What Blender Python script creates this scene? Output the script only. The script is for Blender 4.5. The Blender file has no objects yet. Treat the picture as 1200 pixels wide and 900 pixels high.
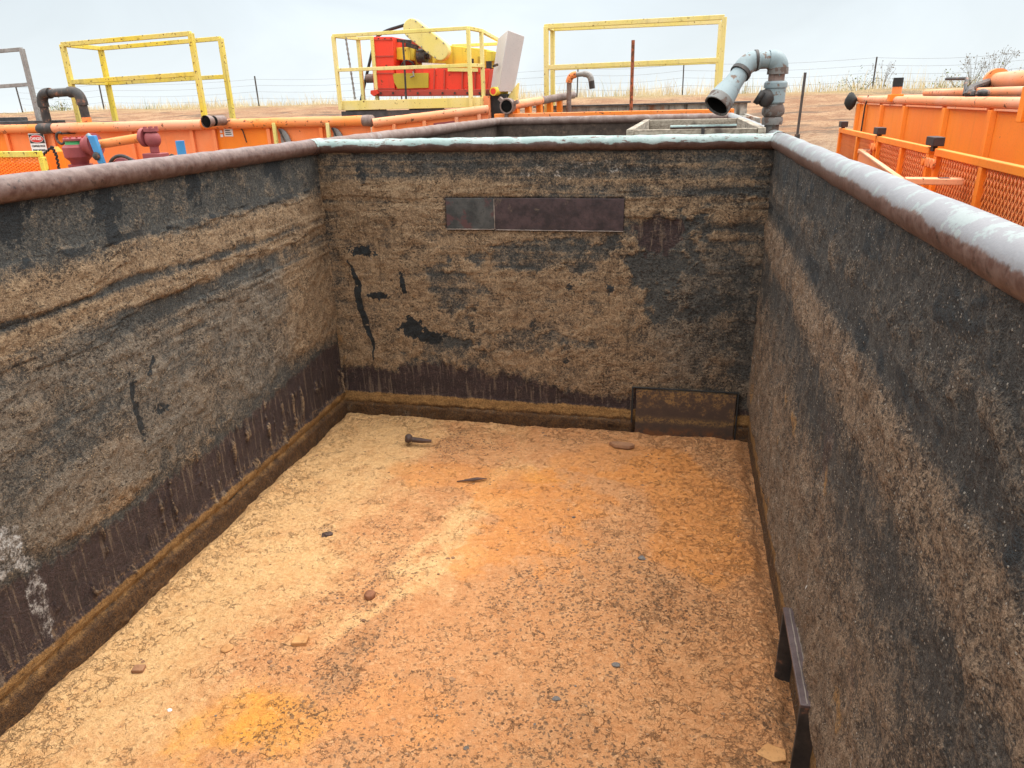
import bpy, bmesh, math, random
import numpy as np
from mathutils import Vector, Matrix
random.seed(7)
rng = np.random.default_rng(11)
S = bpy.context.scene
COL = S.collection
R = math.radians

# ------------------------------------------------------------------ camera
F, YAW, PITCH, ROLL = 852.04, -0.230845, 0.372434, -0.0260195
CAM = Vector((2.4568, 0.0, 2.21449))
W, D, H = 3.0, 4.785, 1.95
fw = Vector((math.sin(YAW)*math.cos(PITCH), math.cos(YAW)*math.cos(PITCH), -math.sin(PITCH)))
r0 = Vector((math.cos(YAW), -math.sin(YAW), 0)); u0 = r0.cross(fw)
rt = math.cos(ROLL)*r0 + math.sin(ROLL)*u0
up = -math.sin(ROLL)*r0 + math.cos(ROLL)*u0
cd = bpy.data.cameras.new('camera'); cam = bpy.data.objects.new('camera', cd); COL.objects.link(cam)
cd.sensor_width = 36; cd.lens = F/1200*36; cd.clip_start = 0.05; cd.clip_end = 3000
cam.matrix_world = Matrix(((rt.x, up.x, -fw.x, CAM.x), (rt.y, up.y, -fw.y, CAM.y), (rt.z, up.z, -fw.z, CAM.z), (0, 0, 0, 1)))
S.camera = cam

def ray(x, y): return rt*((x-600)/F) + up*((450-y)/F) + fw
def at(x, y, Y):
    d = ray(x, y); return CAM + d*(Y/d.y)
def atx(x, y, X):
    d = ray(x, y); return CAM + d*((X-CAM.x)/d.x)
def atz(x, y, Z):
    d = ray(x, y); return CAM + d*((Z-CAM.z)/d.z)

# ------------------------------------------------------------------ object helpers
def tag(o, label=None, cat=None, group=None, kind=None):
    if label: o['label'] = label
    if cat: o['category'] = cat
    if group: o['group'] = group
    if kind: o['kind'] = kind
    return o
def empty(name, loc, label, cat, group=None):
    o = bpy.data.objects.new(name, None); COL.objects.link(o); o.location = Vector(loc); o.empty_display_size = .1
    return tag(o, label, cat, group)
def wloc(o):
    p = Vector((0, 0, 0))
    while o is not None:
        p += o.location; o = o.parent
    return p
def link_mesh(name, me, mat, parent=None, origin=None):
    o = bpy.data.objects.new(name, me); COL.objects.link(o)
    if parent is not None:
        me.transform(Matrix.Translation(-wloc(parent))); o.parent = parent
    elif origin is not None:
        me.transform(Matrix.Translation(-Vector(origin))); o.location = origin
    if isinstance(mat, (list, tuple)):
        for m in mat: me.materials.append(m)
    elif mat: me.materials.append(mat)
    return o

class MB:
    def __init__(s): s.v = []; s.f = []
    def add(s, vs, fs):
        n = len(s.v); s.v += [tuple(v) for v in vs]; s.f += [tuple(i+n for i in f) for f in fs]; return s
    def box(s, a, b):
        (x0, y0, z0), (x1, y1, z1) = a, b
        vs = [(x0,y0,z0),(x1,y0,z0),(x1,y1,z0),(x0,y1,z0),(x0,y0,z1),(x1,y0,z1),(x1,y1,z1),(x0,y1,z1)]
        return s.add(vs, [(0,3,2,1),(4,5,6,7),(0,1,5,4),(1,2,6,5),(2,3,7,6),(3,0,4,7)])
    def hexa(s, vs):   # 4 bottom, 4 top
        return s.add(vs, [(0,3,2,1),(4,5,6,7),(0,1,5,4),(1,2,6,5),(2,3,7,6),(3,0,4,7)])
    def bar(s, p, q, w, h, upv=(0, 0, 1)):
        p, q = Vector(p), Vector(q); d = (q-p).normalized(); u = Vector(upv)
        if abs(d.dot(u)) > .95: u = Vector((0, 1, 0))
        a = d.cross(u).normalized()*(w/2); b = a.cross(d).normalized()*(h/2)
        return s.hexa([p-a-b, p+a-b, q+a-b, q-a-b, p-a+b, p+a+b, q+a+b, q-a+b])
    def tube(s, pts, r, seg=16, cap=True, hollow=False):
        pts = [Vector(p) for p in pts]; n = len(pts); rs = list(r) if isinstance(r, (list, tuple)) else [r]*n
        t0 = (pts[1]-pts[0]).normalized()
        a = t0.cross(Vector((0, 0, 1)))
        if a.length < .1: a = t0.cross(Vector((0, 1, 0)))
        a.normalize(); vs = []
        for i in range(n):
            if i == 0: t = pts[1]-pts[0]
            elif i == n-1: t = pts[-1]-pts[-2]
            else:
                t = (pts[i+1]-pts[i]).normalized()+(pts[i]-pts[i-1]).normalized()
            if t.length < 1e-9: t = t0
            t.normalize()
            if t.dot(t0) < -.2: t = -t          # a wall folded back on itself keeps its ring order
            t0 = t
            a = (a - t*a.dot(t)).normalized(); b = t.cross(a)
            for k in range(seg):
                an = 2*math.pi*k/seg; vs.append(pts[i]+a*(rs[i]*math.cos(an))+b*(rs[i]*math.sin(an)))
        fs = [(i*seg+k, i*seg+(k+1) % seg, (i+1)*seg+(k+1) % seg, (i+1)*seg+k) for i in range(n-1) for k in range(seg)]
        if cap: fs += [tuple(range(seg))[::-1], tuple((n-1)*seg+k for k in range(seg))]
        return s.add(vs, fs)
    def cyl(s, p, q, r, r2=None, seg=18): return s.tube([p, q], [r, r if r2 is None else r2], seg)
    def pipe_end(s, p, d, r, depth=.15, seg=18):   # open pipe mouth: wall annulus and an inner bore
        p = Vector(p); d = Vector(d).normalized()
        return s.tube([p-d*.001, p, p, p-d*depth, p-d*depth], [r, r, r*.82, r*.82, .001], seg, cap=False)
    def prism(s, poly, off):
        off = Vector(off); n = len(poly); vs = [Vector(p) for p in poly]+[Vector(p)+off for p in poly]
        return s.add(vs, [tuple(range(n))[::-1], tuple(range(n, 2*n))]+[(i, (i+1) % n, n+(i+1) % n, n+i) for i in range(n)])
    def ball(s, c, r, sq=(1, 1, 1), jit=0, seg=10, rings=7):
        c = Vector(c); vs = []; fs = []
        for j in range(rings+1):
            th = math.pi*j/rings
            for k in range(seg):
                an = 2*math.pi*k/seg; q = 1+random.uniform(-jit, jit)
                vs.append(c+Vector((math.sin(th)*math.cos(an)*sq[0], math.sin(th)*math.sin(an)*sq[1], math.cos(th)*sq[2]))*r*q)
        for j in range(rings):
            for k in range(seg): fs.append((j*seg+k, j*seg+(k+1) % seg, (j+1)*seg+(k+1) % seg, (j+1)*seg+k))
        return s.add(vs, fs)
    def build(s, name, mat, parent=None, bevel=0, origin=None, sharp=35, weld=False):
        me = bpy.data.meshes.new(name); me.from_pydata(s.v, [], s.f); me.update()
        bm = bmesh.new(); bm.from_mesh(me)
        if weld: bmesh.ops.remove_doubles(bm, verts=bm.verts, dist=1e-5)
        bmesh.ops.recalc_face_normals(bm, faces=bm.faces); bm.to_mesh(me); bm.free()
        for p in me.polygons: p.use_smooth = True
        me.set_sharp_from_angle(angle=R(sharp))
        o = link_mesh(name, me, mat, parent, origin)
        if bevel:
            m = o.modifiers.new('bevel', 'BEVEL'); m.width = bevel; m.segments = 2; m.limit_method = 'ANGLE'; m.angle_limit = R(40)
        return o

def bore(p, d, r, parent, depth=.16):   # near-black colour stands for the shade inside an open pipe
    p = Vector(p); d = Vector(d).normalized()
    return MB().tube([p-d*.001, p-d*.004, p-d*depth], [r*.9, r, r], 18).build('bore', M['bore_shade'], parent)
def elbow(p, corner, q, r, n=8):   # arc of points from p round the corner to q
    p, corner, q = Vector(p), Vector(corner), Vector(q)
    a = (p-corner); b = (q-corner); rr = r
    a0 = corner+a.normalized()*rr; b0 = corner+b.normalized()*rr
    out = []
    for i in range(n+1):
        t = i/n; out.append(a0*(1-t)**2+corner*2*t*(1-t)+b0*t*t)
    return out
def pathpts(pts, r):
    out = [Vector(pts[0])]
    for i in range(1, len(pts)-1): out += elbow(pts[i-1], pts[i], pts[i+1], r)
    return out+[Vector(pts[-1])]

# ------------------------------------------------------------------ numpy noise
_perm = rng.permutation(256); _perm = np.concatenate([_perm, _perm, _perm])
_ang = rng.random(256)*2*np.pi; _gx, _gy = np.cos(_ang), np.sin(_ang)
def perlin(x, y, seed=0):
    x = x+seed*17.31; y = y+seed*5.77
    xi = np.floor(x).astype(int); yi = np.floor(y).astype(int); xf = x-xi; yf = y-yi
    u = xf**3*(xf*(xf*6-15)+10); v = yf**3*(yf*(yf*6-15)+10)
    def g(ix, iy, dx, dy):
        h = _perm[_perm[ix & 255]+(iy & 255)]; return _gx[h]*dx+_gy[h]*dy
    a = g(xi, yi, xf, yf); b = g(xi+1, yi, xf-1, yf); c = g(xi, yi+1, xf, yf-1); d = g(xi+1, yi+1, xf-1, yf-1)
    return (a*(1-u)+b*u)*(1-v)+(c*(1-u)+d*u)*v
def fbm(x, y, oct=4, seed=0, gain=.5):
    o = 0; a = 1; t = 0
    for i in range(oct):
        o = o+a*perlin(x*2**i, y*2**i, seed+i*3); t += a; a *= gain
    return o/t*1.6
def sst(a, b, x):
    t = np.clip((x-a)/(b-a), 0, 1); return t*t*(3-2*t)
def band(x, a, b, s=.03): return sst(a-s, a+s, x)*(1-sst(b-s, b+s, x))
def blob(u, v, cu, cv, ru, rv, n): return sst(1.15, .75, np.sqrt(((u-cu)/ru)**2+((v-cv)/rv)**2)+n)
def grid_mesh(name, P, attrs):
    n, m = P.shape[:2]; me = bpy.data.meshes.new(name)
    idx = np.arange(n*m).reshape(n, m)
    q = np.stack([idx[:-1, :-1], idx[1:, :-1], idx[1:, 1:], idx[:-1, 1:]], -1).reshape(-1, 4)
    me.vertices.add(n*m); me.vertices.foreach_set('co', P.reshape(-1).astype(np.float32))
    me.loops.add(q.size); me.loops.foreach_set('vertex_index', q.reshape(-1).astype(np.int32))
    me.polygons.add(len(q)); me.polygons.foreach_set('loop_start', (np.arange(len(q))*4).astype(np.int32))
    me.update(calc_edges=True); me.validate()
    me.polygons.foreach_set('use_smooth', np.ones(len(q), bool))
    for k, A in attrs.items():
        at_ = me.attributes.new(k, 'FLOAT_COLOR', 'POINT')
        c = np.concatenate([A.reshape(-1, 3), np.ones((n*m, 1))], 1).astype(np.float32)
        at_.data.foreach_set('color', np.clip(c, 0, 1).reshape(-1))
    return me

# ------------------------------------------------------------------ material helpers
class NT:
    def __init__(s, name):
        s.m = bpy.data.materials.new(name); s.m.use_nodes = True; s.t = s.m.node_tree; s.n = s.t.nodes
        s.bsdf = s.n['Principled BSDF']; s._co = None
    def l(s, a, b): s.t.links.new(a, b)
    def put(s, sock, v):
        if hasattr(v, 'is_output'): s.l(v, sock)
        elif isinstance(v, (tuple, list)) and len(v) == 3 and sock.type == 'RGBA': sock.default_value = (*v, 1)
        else: sock.default_value = v
    def co(s):
        if s._co is None: s._co = s.n.new('ShaderNodeNewGeometry').outputs['Position']
        return s._co
    def scaled(s, sc):
        m = s.n.new('ShaderNodeVectorMath'); m.operation = 'MULTIPLY'; s.l(s.co(), m.inputs[0]); m.inputs[1].default_value = sc; return m.outputs[0]
    def noise(s, scale, detail=4, rough=.55, vec=None, dist=0):
        n = s.n.new('ShaderNodeTexNoise'); n.inputs['Scale'].default_value = scale; n.inputs['Detail'].default_value = detail
        n.inputs['Roughness'].default_value = rough; n.inputs['Distortion'].default_value = dist
        s.l(vec if vec is not None else s.co(), n.inputs['Vector']); return n.outputs['Fac']
    def voro(s, scale, feature='F1', vec=None, rnd=1.0):
        n = s.n.new('ShaderNodeTexVoronoi'); n.feature = feature; n.inputs['Scale'].default_value = scale; n.inputs['Randomness'].default_value = rnd
        s.l(vec if vec is not None else s.co(), n.inputs['Vector']); return n
    def math(s, op, a, b=0., c=0., clamp=False):
        n = s.n.new('ShaderNodeMath'); n.operation = op; n.use_clamp = clamp
        for i, v in enumerate((a, b, c)): s.put(n.inputs[i], v)
        return n.outputs[0]
    def sstep(s, x, a, b):
        n = s.n.new('ShaderNodeMapRange'); n.interpolation_type = 'SMOOTHSTEP'
        s.put(n.inputs['Value'], x); n.inputs['From Min'].default_value = a; n.inputs['From Max'].default_value = b; return n.outputs['Result']
    def mix(s, a, b, f, mode='MIX'):
        n = s.n.new('ShaderNodeMix'); n.data_type = 'RGBA'; n.blend_type = mode
        s.put(n.inputs[0], f); s.put(n.inputs[6], a); s.put(n.inputs[7], b); return n.outputs[2]
    def attr(s, name):
        n = s.n.new('ShaderNodeAttribute'); n.attribute_name = name; sp = s.n.new('ShaderNodeSeparateColor'); s.l(n.outputs['Color'], sp.inputs[0]); return sp.outputs
    def xyz(s):
        n = s.n.new('ShaderNodeSeparateXYZ'); s.l(s.co(), n.inputs[0]); return n.outputs
    def normal_z(s):
        g = s.n.new('ShaderNodeNewGeometry'); n = s.n.new('ShaderNodeSeparateXYZ'); s.l(g.outputs['Normal'], n.inputs[0]); return n.outputs[2]
    def bump(s, h, strength=.5, dist=.01, prev=None):
        n = s.n.new('ShaderNodeBump'); n.inputs['Strength'].default_value = strength; n.inputs['Distance'].default_value = dist; s.put(n.inputs['Height'], h)
        if prev is not None: s.l(prev, n.inputs['Normal'])
        return n.outputs[0]
    def out(s, color, rough=.8, normal=None, metal=0, spec=.5):
        s.put(s.bsdf.inputs['Base Color'], color); s.put(s.bsdf.inputs['Roughness'], rough); s.put(s.bsdf.inputs['Metallic'], metal)
        s.put(s.bsdf.inputs['Specular IOR Level'], spec)
        if normal is not None: s.l(normal, s.bsdf.inputs['Normal'])
        return s.m

RUST = (.085, .032, .014)
def painted(name, a, b, chip=.62, chip_scale=14, rough=.5, under=RUST, grime=.14, big=1.2, grimecol=(.06, .04, .025)):
    t = NT(name); big_n = t.noise(big, 3); c = t.mix(a, b, t.sstep(big_n, .38, .62))
    streak = t.noise(1, 4, .6, t.scaled((9, 9, .8))); c = t.mix(c, grimecol, t.math('MULTIPLY', t.sstep(streak, .5, .85), grime))
    fine = t.noise(60, 3, .6); c = t.mix(c, (0, 0, 0), t.math('MULTIPLY', t.sstep(fine, .5, .8), .18))
    n = t.noise(chip_scale, 6, .65); cf = t.sstep(n, chip, chip+.03)
    u = t.mix(under, tuple(x*2.2 for x in under), t.noise(40, 4)); c = t.mix(c, u, cf)
    r = t.math('ADD', t.math('MULTIPLY', cf, .3), t.math('ADD', rough, t.math('MULTIPLY', t.noise(7, 3), .25)))
    nb = t.bump(t.math('SUBTRACT', t.math('MULTIPLY', fine, .15), cf), .35, .004)
    return t.out(c, r, nb)
def rusty(name, a, b, c3=None, rough=.6, f3=(.6, .7), s3=8, dents=.3):
    t = NT(name); n = t.noise(9, 6, .65); c = t.mix(a, b, t.sstep(n, .35, .65))
    c = t.mix(c, tuple(x*.35 for x in a), t.math('MULTIPLY', t.sstep(t.noise(55, 4, .7), .5, .75), .6))
    if c3: c = t.mix(c, c3, t.sstep(t.noise(s3, 6, .7), *f3))
    return t.out(c, t.math('ADD', rough-.1, t.math('MULTIPLY', t.noise(30, 4), .25)), t.bump(t.noise(45, 5, .65), dents, .006))

M = {}
M['orange'] = painted('orange_paint', (.93, .245, .008), (.90, .215, .010), .70, 9)
M['salmon'] = painted('faded_orange_paint', (.88, .265, .095), (.90, .225, .05), .69, 11, .55)
M['rim_orange'] = painted('scuffed_orange_paint', (.90, .245, .03), (.84, .27, .09), .60, 16, .45)
M['pink_rim'] = painted('pale_orange_paint', (.80, .34, .19), (.86, .30, .12), .62, 15, .42)
M['strand'] = painted('mesh_orange_paint', (.88, .30, .10), (.84, .25, .06), .85, 12, .4, grime=.05)
M['mesh_shade'] = rusty('shaded_orange', (.26, .05, .012), (.36, .075, .016), None, .8)  # darkened orange for the shade seen through the walkway mesh
M['yellow'] = painted('yellow_paint', (.74, .55, .05), (.68, .54, .14), .605, 22, .5, grime=.5)
M['pale_yellow'] = painted('pale_yellow_paint', (.74, .62, .17), (.76, .64, .27), .63, 22, .5, grime=.4)
M['shaker_yellow'] = painted('bright_yellow_paint', (.82, .56, .01), (.74, .56, .06), .64, 14, .45, grime=.5)
M['old_yellow'] = painted('dirty_yellow_paint', (.52, .38, .03), (.42, .30, .03), .66, 12, .6)
M['red'] = painted('red_paint', (.84, .045, .014), (.72, .05, .022), .63, 14, .42, grime=.5)
M['dull_red'] = painted('dull_red_paint', (.50, .06, .035), (.36, .045, .03), .62, 12, .5)
M['maroon'] = painted('maroon_paint', (.25, .045, .05), (.30, .07, .075), .68, 14, .5)
M['green'] = painted('green_paint', (.05, .36, .12), (.08, .40, .16), .66, 16, .5)
M['blue'] = painted('blue_paint', (.03, .20, .48), (.05, .26, .52), .70, 14, .45)
M['grey_pipe'] = painted('grey_pipe_paint', (.28, .345, .36), (.21, .27, .29), .57, 11, .42, under=(.10, .07, .055), grime=.3)
M['grey_pipe_worn'] = painted('worn_grey_pipe', (.27, .29, .29), (.15, .14, .13), .50, 12, .5, under=(.07, .05, .042), grime=.5)
M['steel_box'] = painted('grey_sheet_steel', (.60, .56, .53), (.54, .51, .49), .80, 10, .55, grime=.15)
M['black_iron'] = rusty('black_iron', (.022, .02, .02), (.06, .048, .042), (.22, .10, .06), .55, (.55, .64), 9)
M['dark_pad'] = rusty('dark_pad', (.030, .016, .016), (.045, .025, .022), None, .6)
M['bore_shade'] = rusty('shaded_bore', (.006, .006, .006), (.012, .011, .010), None, .9); M['bore_shade'].node_tree.nodes['Principled BSDF'].inputs['Specular IOR Level'].default_value = .05  # colour carries the shade inside open pipes
M['rubber'] = rusty('black_rubber', (.012, .012, .012), (.022, .022, .022), None, .7)
M['dark_deck'] = rusty('dark_deck', (.03, .03, .033), (.075, .07, .068), (.13, .08, .055), .6, (.6, .66), 6)
M['grey_tube'] = rusty('grey_tube', (.22, .20, .19), (.30, .29, .28), (.14, .07, .05), .55, (.6, .68), 12)
M['rust_pipe'] = rusty('rust_pipe', (.16, .10, .08), (.24, .17, .145), (.28, .24, .225), .52, (.56, .70), 10)
M['white'] = painted('white_plate', (.80, .79, .76), (.76, .75, .72), .80, 12, .5, grime=.1)
M['sign_red'] = painted('sign_red', (.62, .03, .02), (.62, .03, .02), .85, 12, .5, grime=.1)
M['sign_black'] = painted('sign_black', (.02, .02, .02), (.02, .02, .02), .85, 12, .5, grime=0)
M['wire'] = rusty('wire_steel', (.16, .16, .165), (.2, .2, .2), None, .5)
M['post'] = rusty('post_steel', (.045, .038, .034), (.07, .055, .05), None, .7)
M['rod'] = painted('orange_rod', (.42, .10, .03), (.30, .08, .03), .50, 20, .6)

def pipe_rim(name, kind):
    t = NT(name); z = t.normal_z(); n = t.noise(7, 6, .68); n2 = t.noise(22, 5, .7); big = t.noise(1.5, 3)
    rust = t.mix((.095, .045, .034), (.17, .105, .085), t.sstep(n2, .35, .65))
    rust = t.mix(rust, (.035, .02, .017), t.sstep(t.noise(38, 4, .7), .55, .72))
    if kind == 'left':     # brown oxide, sky sheen painted pale on the crown
        c = t.mix(rust, (.24, .19, .185), t.math('MULTIPLY', t.sstep(t.math('ADD', z, t.math('MULTIPLY', n2, .9)), 1.05, 1.6), .5))
        ro = .33
    elif kind == 'right':  # lavender grey crown with flakes of mint paint, bare brown flank
        crown = t.math('ADD', z, t.math('MULTIPLY', t.math('SUBTRACT', n, .5), 1.3))
        c = t.mix(rust, (.215, .21, .222), t.sstep(crown, .12, .30))
        flake = t.sstep(t.math('ADD', t.noise(9, 8, .72), t.math('MULTIPLY', z, .06)), .575, .59)
        c = t.mix(c, (.26, .295, .29), t.math('MULTIPLY', flake, t.sstep(crown, .1, .3)))
        ro = .33
    else:                  # mint paint on the top half, rust bleeding underneath
        edge = t.math('ADD', z, t.math('MULTIPLY', t.math('SUBTRACT', t.noise(1, 6, .65, t.scaled((5, 20, 20))), .5), 1.8))
        mint = t.mix((.23, .315, .30), (.33, .40, .385), t.sstep(n, .4, .6))
        mint = t.mix(mint, rust, t.sstep(t.noise(1, 6, .7, t.scaled((16, 30, 60))), .57, .61))
        c = t.mix(t.mix((.035, .018, .015), rust, n), mint, t.sstep(edge, .02, .20))
        ro = .45
    return t.out(c, t.math('ADD', ro-.08, t.math('MULTIPLY', n2, .25)), t.bump(t.math('ADD', n2, t.math('MULTIPLY', n, .6)), .35, .006))
M['rim_left'] = pipe_rim('brown_rim_pipe', 'left'); M['rim_right'] = pipe_rim('grey_rim_pipe', 'right'); M['rim_mint'] = pipe_rim('mint_rim_pipe', 'mint')

def crust_material(name, tan_lo, tan_hi, taupe_lo, taupe_hi, specks, slate_lo=(.027, .028, .027), slate_hi=(.118, .117, .106)):
    t = NT(name); a = t.attr('deposit'); b = t.attr('stain')
    amp = lambda f, k=3.: t.math('MULTIPLY', t.math('SUBTRACT', f, .5), k)
    f1 = amp(t.noise(17, 6, .65)); f2 = amp(t.noise(75, 5, .7)); f3 = amp(t.noise(220, 3, .6)); tone = amp(t.noise(2.6, 5, .6), 2.4)
    strk = t.noise(1, 5, .65, t.scaled((42, 42, 3.2))); z = t.xyz()[2]
    add = lambda *q: q[0] if len(q) == 1 else t.math('ADD', q[0], add(*q[1:]))
    mul = lambda x, y: t.math('MULTIPLY', x, y)
    gr = add(mul(f1, .42), mul(f2, .70), mul(f3, .70))
    def jag(v, k1, k2, lo=.3, hi=.7): return t.sstep(add(v, mul(f1, k1), mul(f2, k2)), lo, hi)
    # pits: hollows with shade painted in, crowded in some places and absent in others
    crowd = t.sstep(t.noise(4.5, 4, .65), .36, .64); crowd2 = t.sstep(t.noise(11, 3, .6), .35, .65)
    pit = t.sstep(add(t.noise(1, 4, .62, t.scaled((62, 62, 100))), mul(crowd, .075), mul(crowd2, .045)), .645, .70)
    vn = t.voro(88, 'F1'); vs = t.n.new('ShaderNodeSeparateColor'); t.l(vn.outputs['Color'], vs.inputs[0])
    grain = mul(t.sstep(vn.outputs['Distance'], .34, .20), t.sstep(add(vs.outputs[0], mul(crowd2, .18)), .80, .88))
    slate = t.mix(slate_lo, slate_hi, t.sstep(add(gr, mul(tone, .3)), -.6, .7))
    slate = t.mix(slate, (.22, .165, .11), mul(grain, .55))
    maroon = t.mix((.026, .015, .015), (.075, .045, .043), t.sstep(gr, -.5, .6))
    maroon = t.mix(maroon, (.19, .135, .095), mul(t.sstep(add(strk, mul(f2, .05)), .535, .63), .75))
    tan = t.mix(tan_lo, tan_hi, t.sstep(add(gr, mul(tone, .22)), -.55, .55)); taupe = t.mix(taupe_lo, taupe_hi, t.sstep(gr, -.5, .55))
    tan = t.mix(tan, taupe, t.sstep(add(b[2], mul(tone, .55), mul(f1, .15)), .25, .85))
    tan = t.mix(tan, tuple(q*.62 for q in tan_lo), mul(t.sstep(strk, .55, .68), .55))
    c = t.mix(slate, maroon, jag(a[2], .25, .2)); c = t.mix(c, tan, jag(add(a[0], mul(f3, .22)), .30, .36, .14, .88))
    c = t.mix(c, (.030, .020, .015), mul(pit, .82))
    c = t.mix(c, tuple(min(.6, q*1.5) for q in tan_hi), mul(mul(grain, .5), t.sstep(a[0], .25, .6)))
    ochre = t.mix((.17, .085, .024), (.42, .225, .075), t.sstep(gr, -.5, .5)); brown = t.mix((.050, .024, .012), (.19, .090, .028), t.sstep(gr, -.45, .6))
    ochre = t.mix(ochre, brown, t.sstep(add(z, mul(f1, .02)), .115, .075))
    c = t.mix(c, ochre, jag(b[0], .25, .2))
    c = t.mix(c, t.mix((.007, .010, .012), (.030, .035, .038), t.sstep(gr, -.4, .5)), jag(a[1], .16, .20, .40, .60))
    c = t.mix(c, t.mix((.25, .23, .21), (.60, .58, .55), t.sstep(gr, -.4, .4)), jag(b[1], .45, .4, .3, .8))
    h = add(mul(f2, .6), mul(f3, .42), mul(f1, .6), mul(pit, -.9), mul(grain, .5))
    if specks:
        vn = t.voro(95, 'F1'); vs = t.n.new('ShaderNodeSeparateColor'); t.l(vn.outputs['Color'], vs.inputs[0])
        sp = mul(t.sstep(vn.outputs['Distance'], .30, .20), t.sstep(add(vs.outputs[1], mul(crowd, .20)), .90, .97))
        c = t.mix(c, (.44, .385, .32), mul(sp, .8)); h = add(h, mul(sp, 1.4))
    nb = t.bump(h, 1., .008)
    wet = mul(t.math('MAXIMUM', a[1], a[2]), -.28)
    return t.out(c, add(.80, wet, mul(f2, .08)), nb, spec=.4)
M['crust'] = crust_material('crusted_tank_wall', (.150, .090, .049), (.43, .295, .172), (.105, .084, .063), (.28, .226, .168), False)
M['crust_grainy'] = crust_material('grainy_tank_wall', (.078, .047, .029), (.34, .232, .148), (.056, .042, .031), (.235, .178, .128), True, (.019, .018, .017), (.098, .089, .078))
M['dark_crust'] = rusty('dark_crusted_steel', (.05, .034, .026), (.10, .07, .052), (.15, .10, .07), .85, (.55, .7), 14, .8)
M['plate'] = rusty('brown_steel_plate', (.018, .012, .014), (.060, .036, .038), (.12, .085, .06), .5, (.60, .70), 7)
M['slate_plate'] = rusty('slate_steel_plate', (.028, .030, .030), (.070, .070, .066), (.075, .035, .035), .55, (.52, .58), 5)
M['bracket'] = rusty('purple_brown_steel', (.065, .042, .042), (.10, .068, .066), None, .38)
M['weld'] = rusty('pale_weld', (.15, .12, .10), (.26, .21, .175), None, .6)

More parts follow.
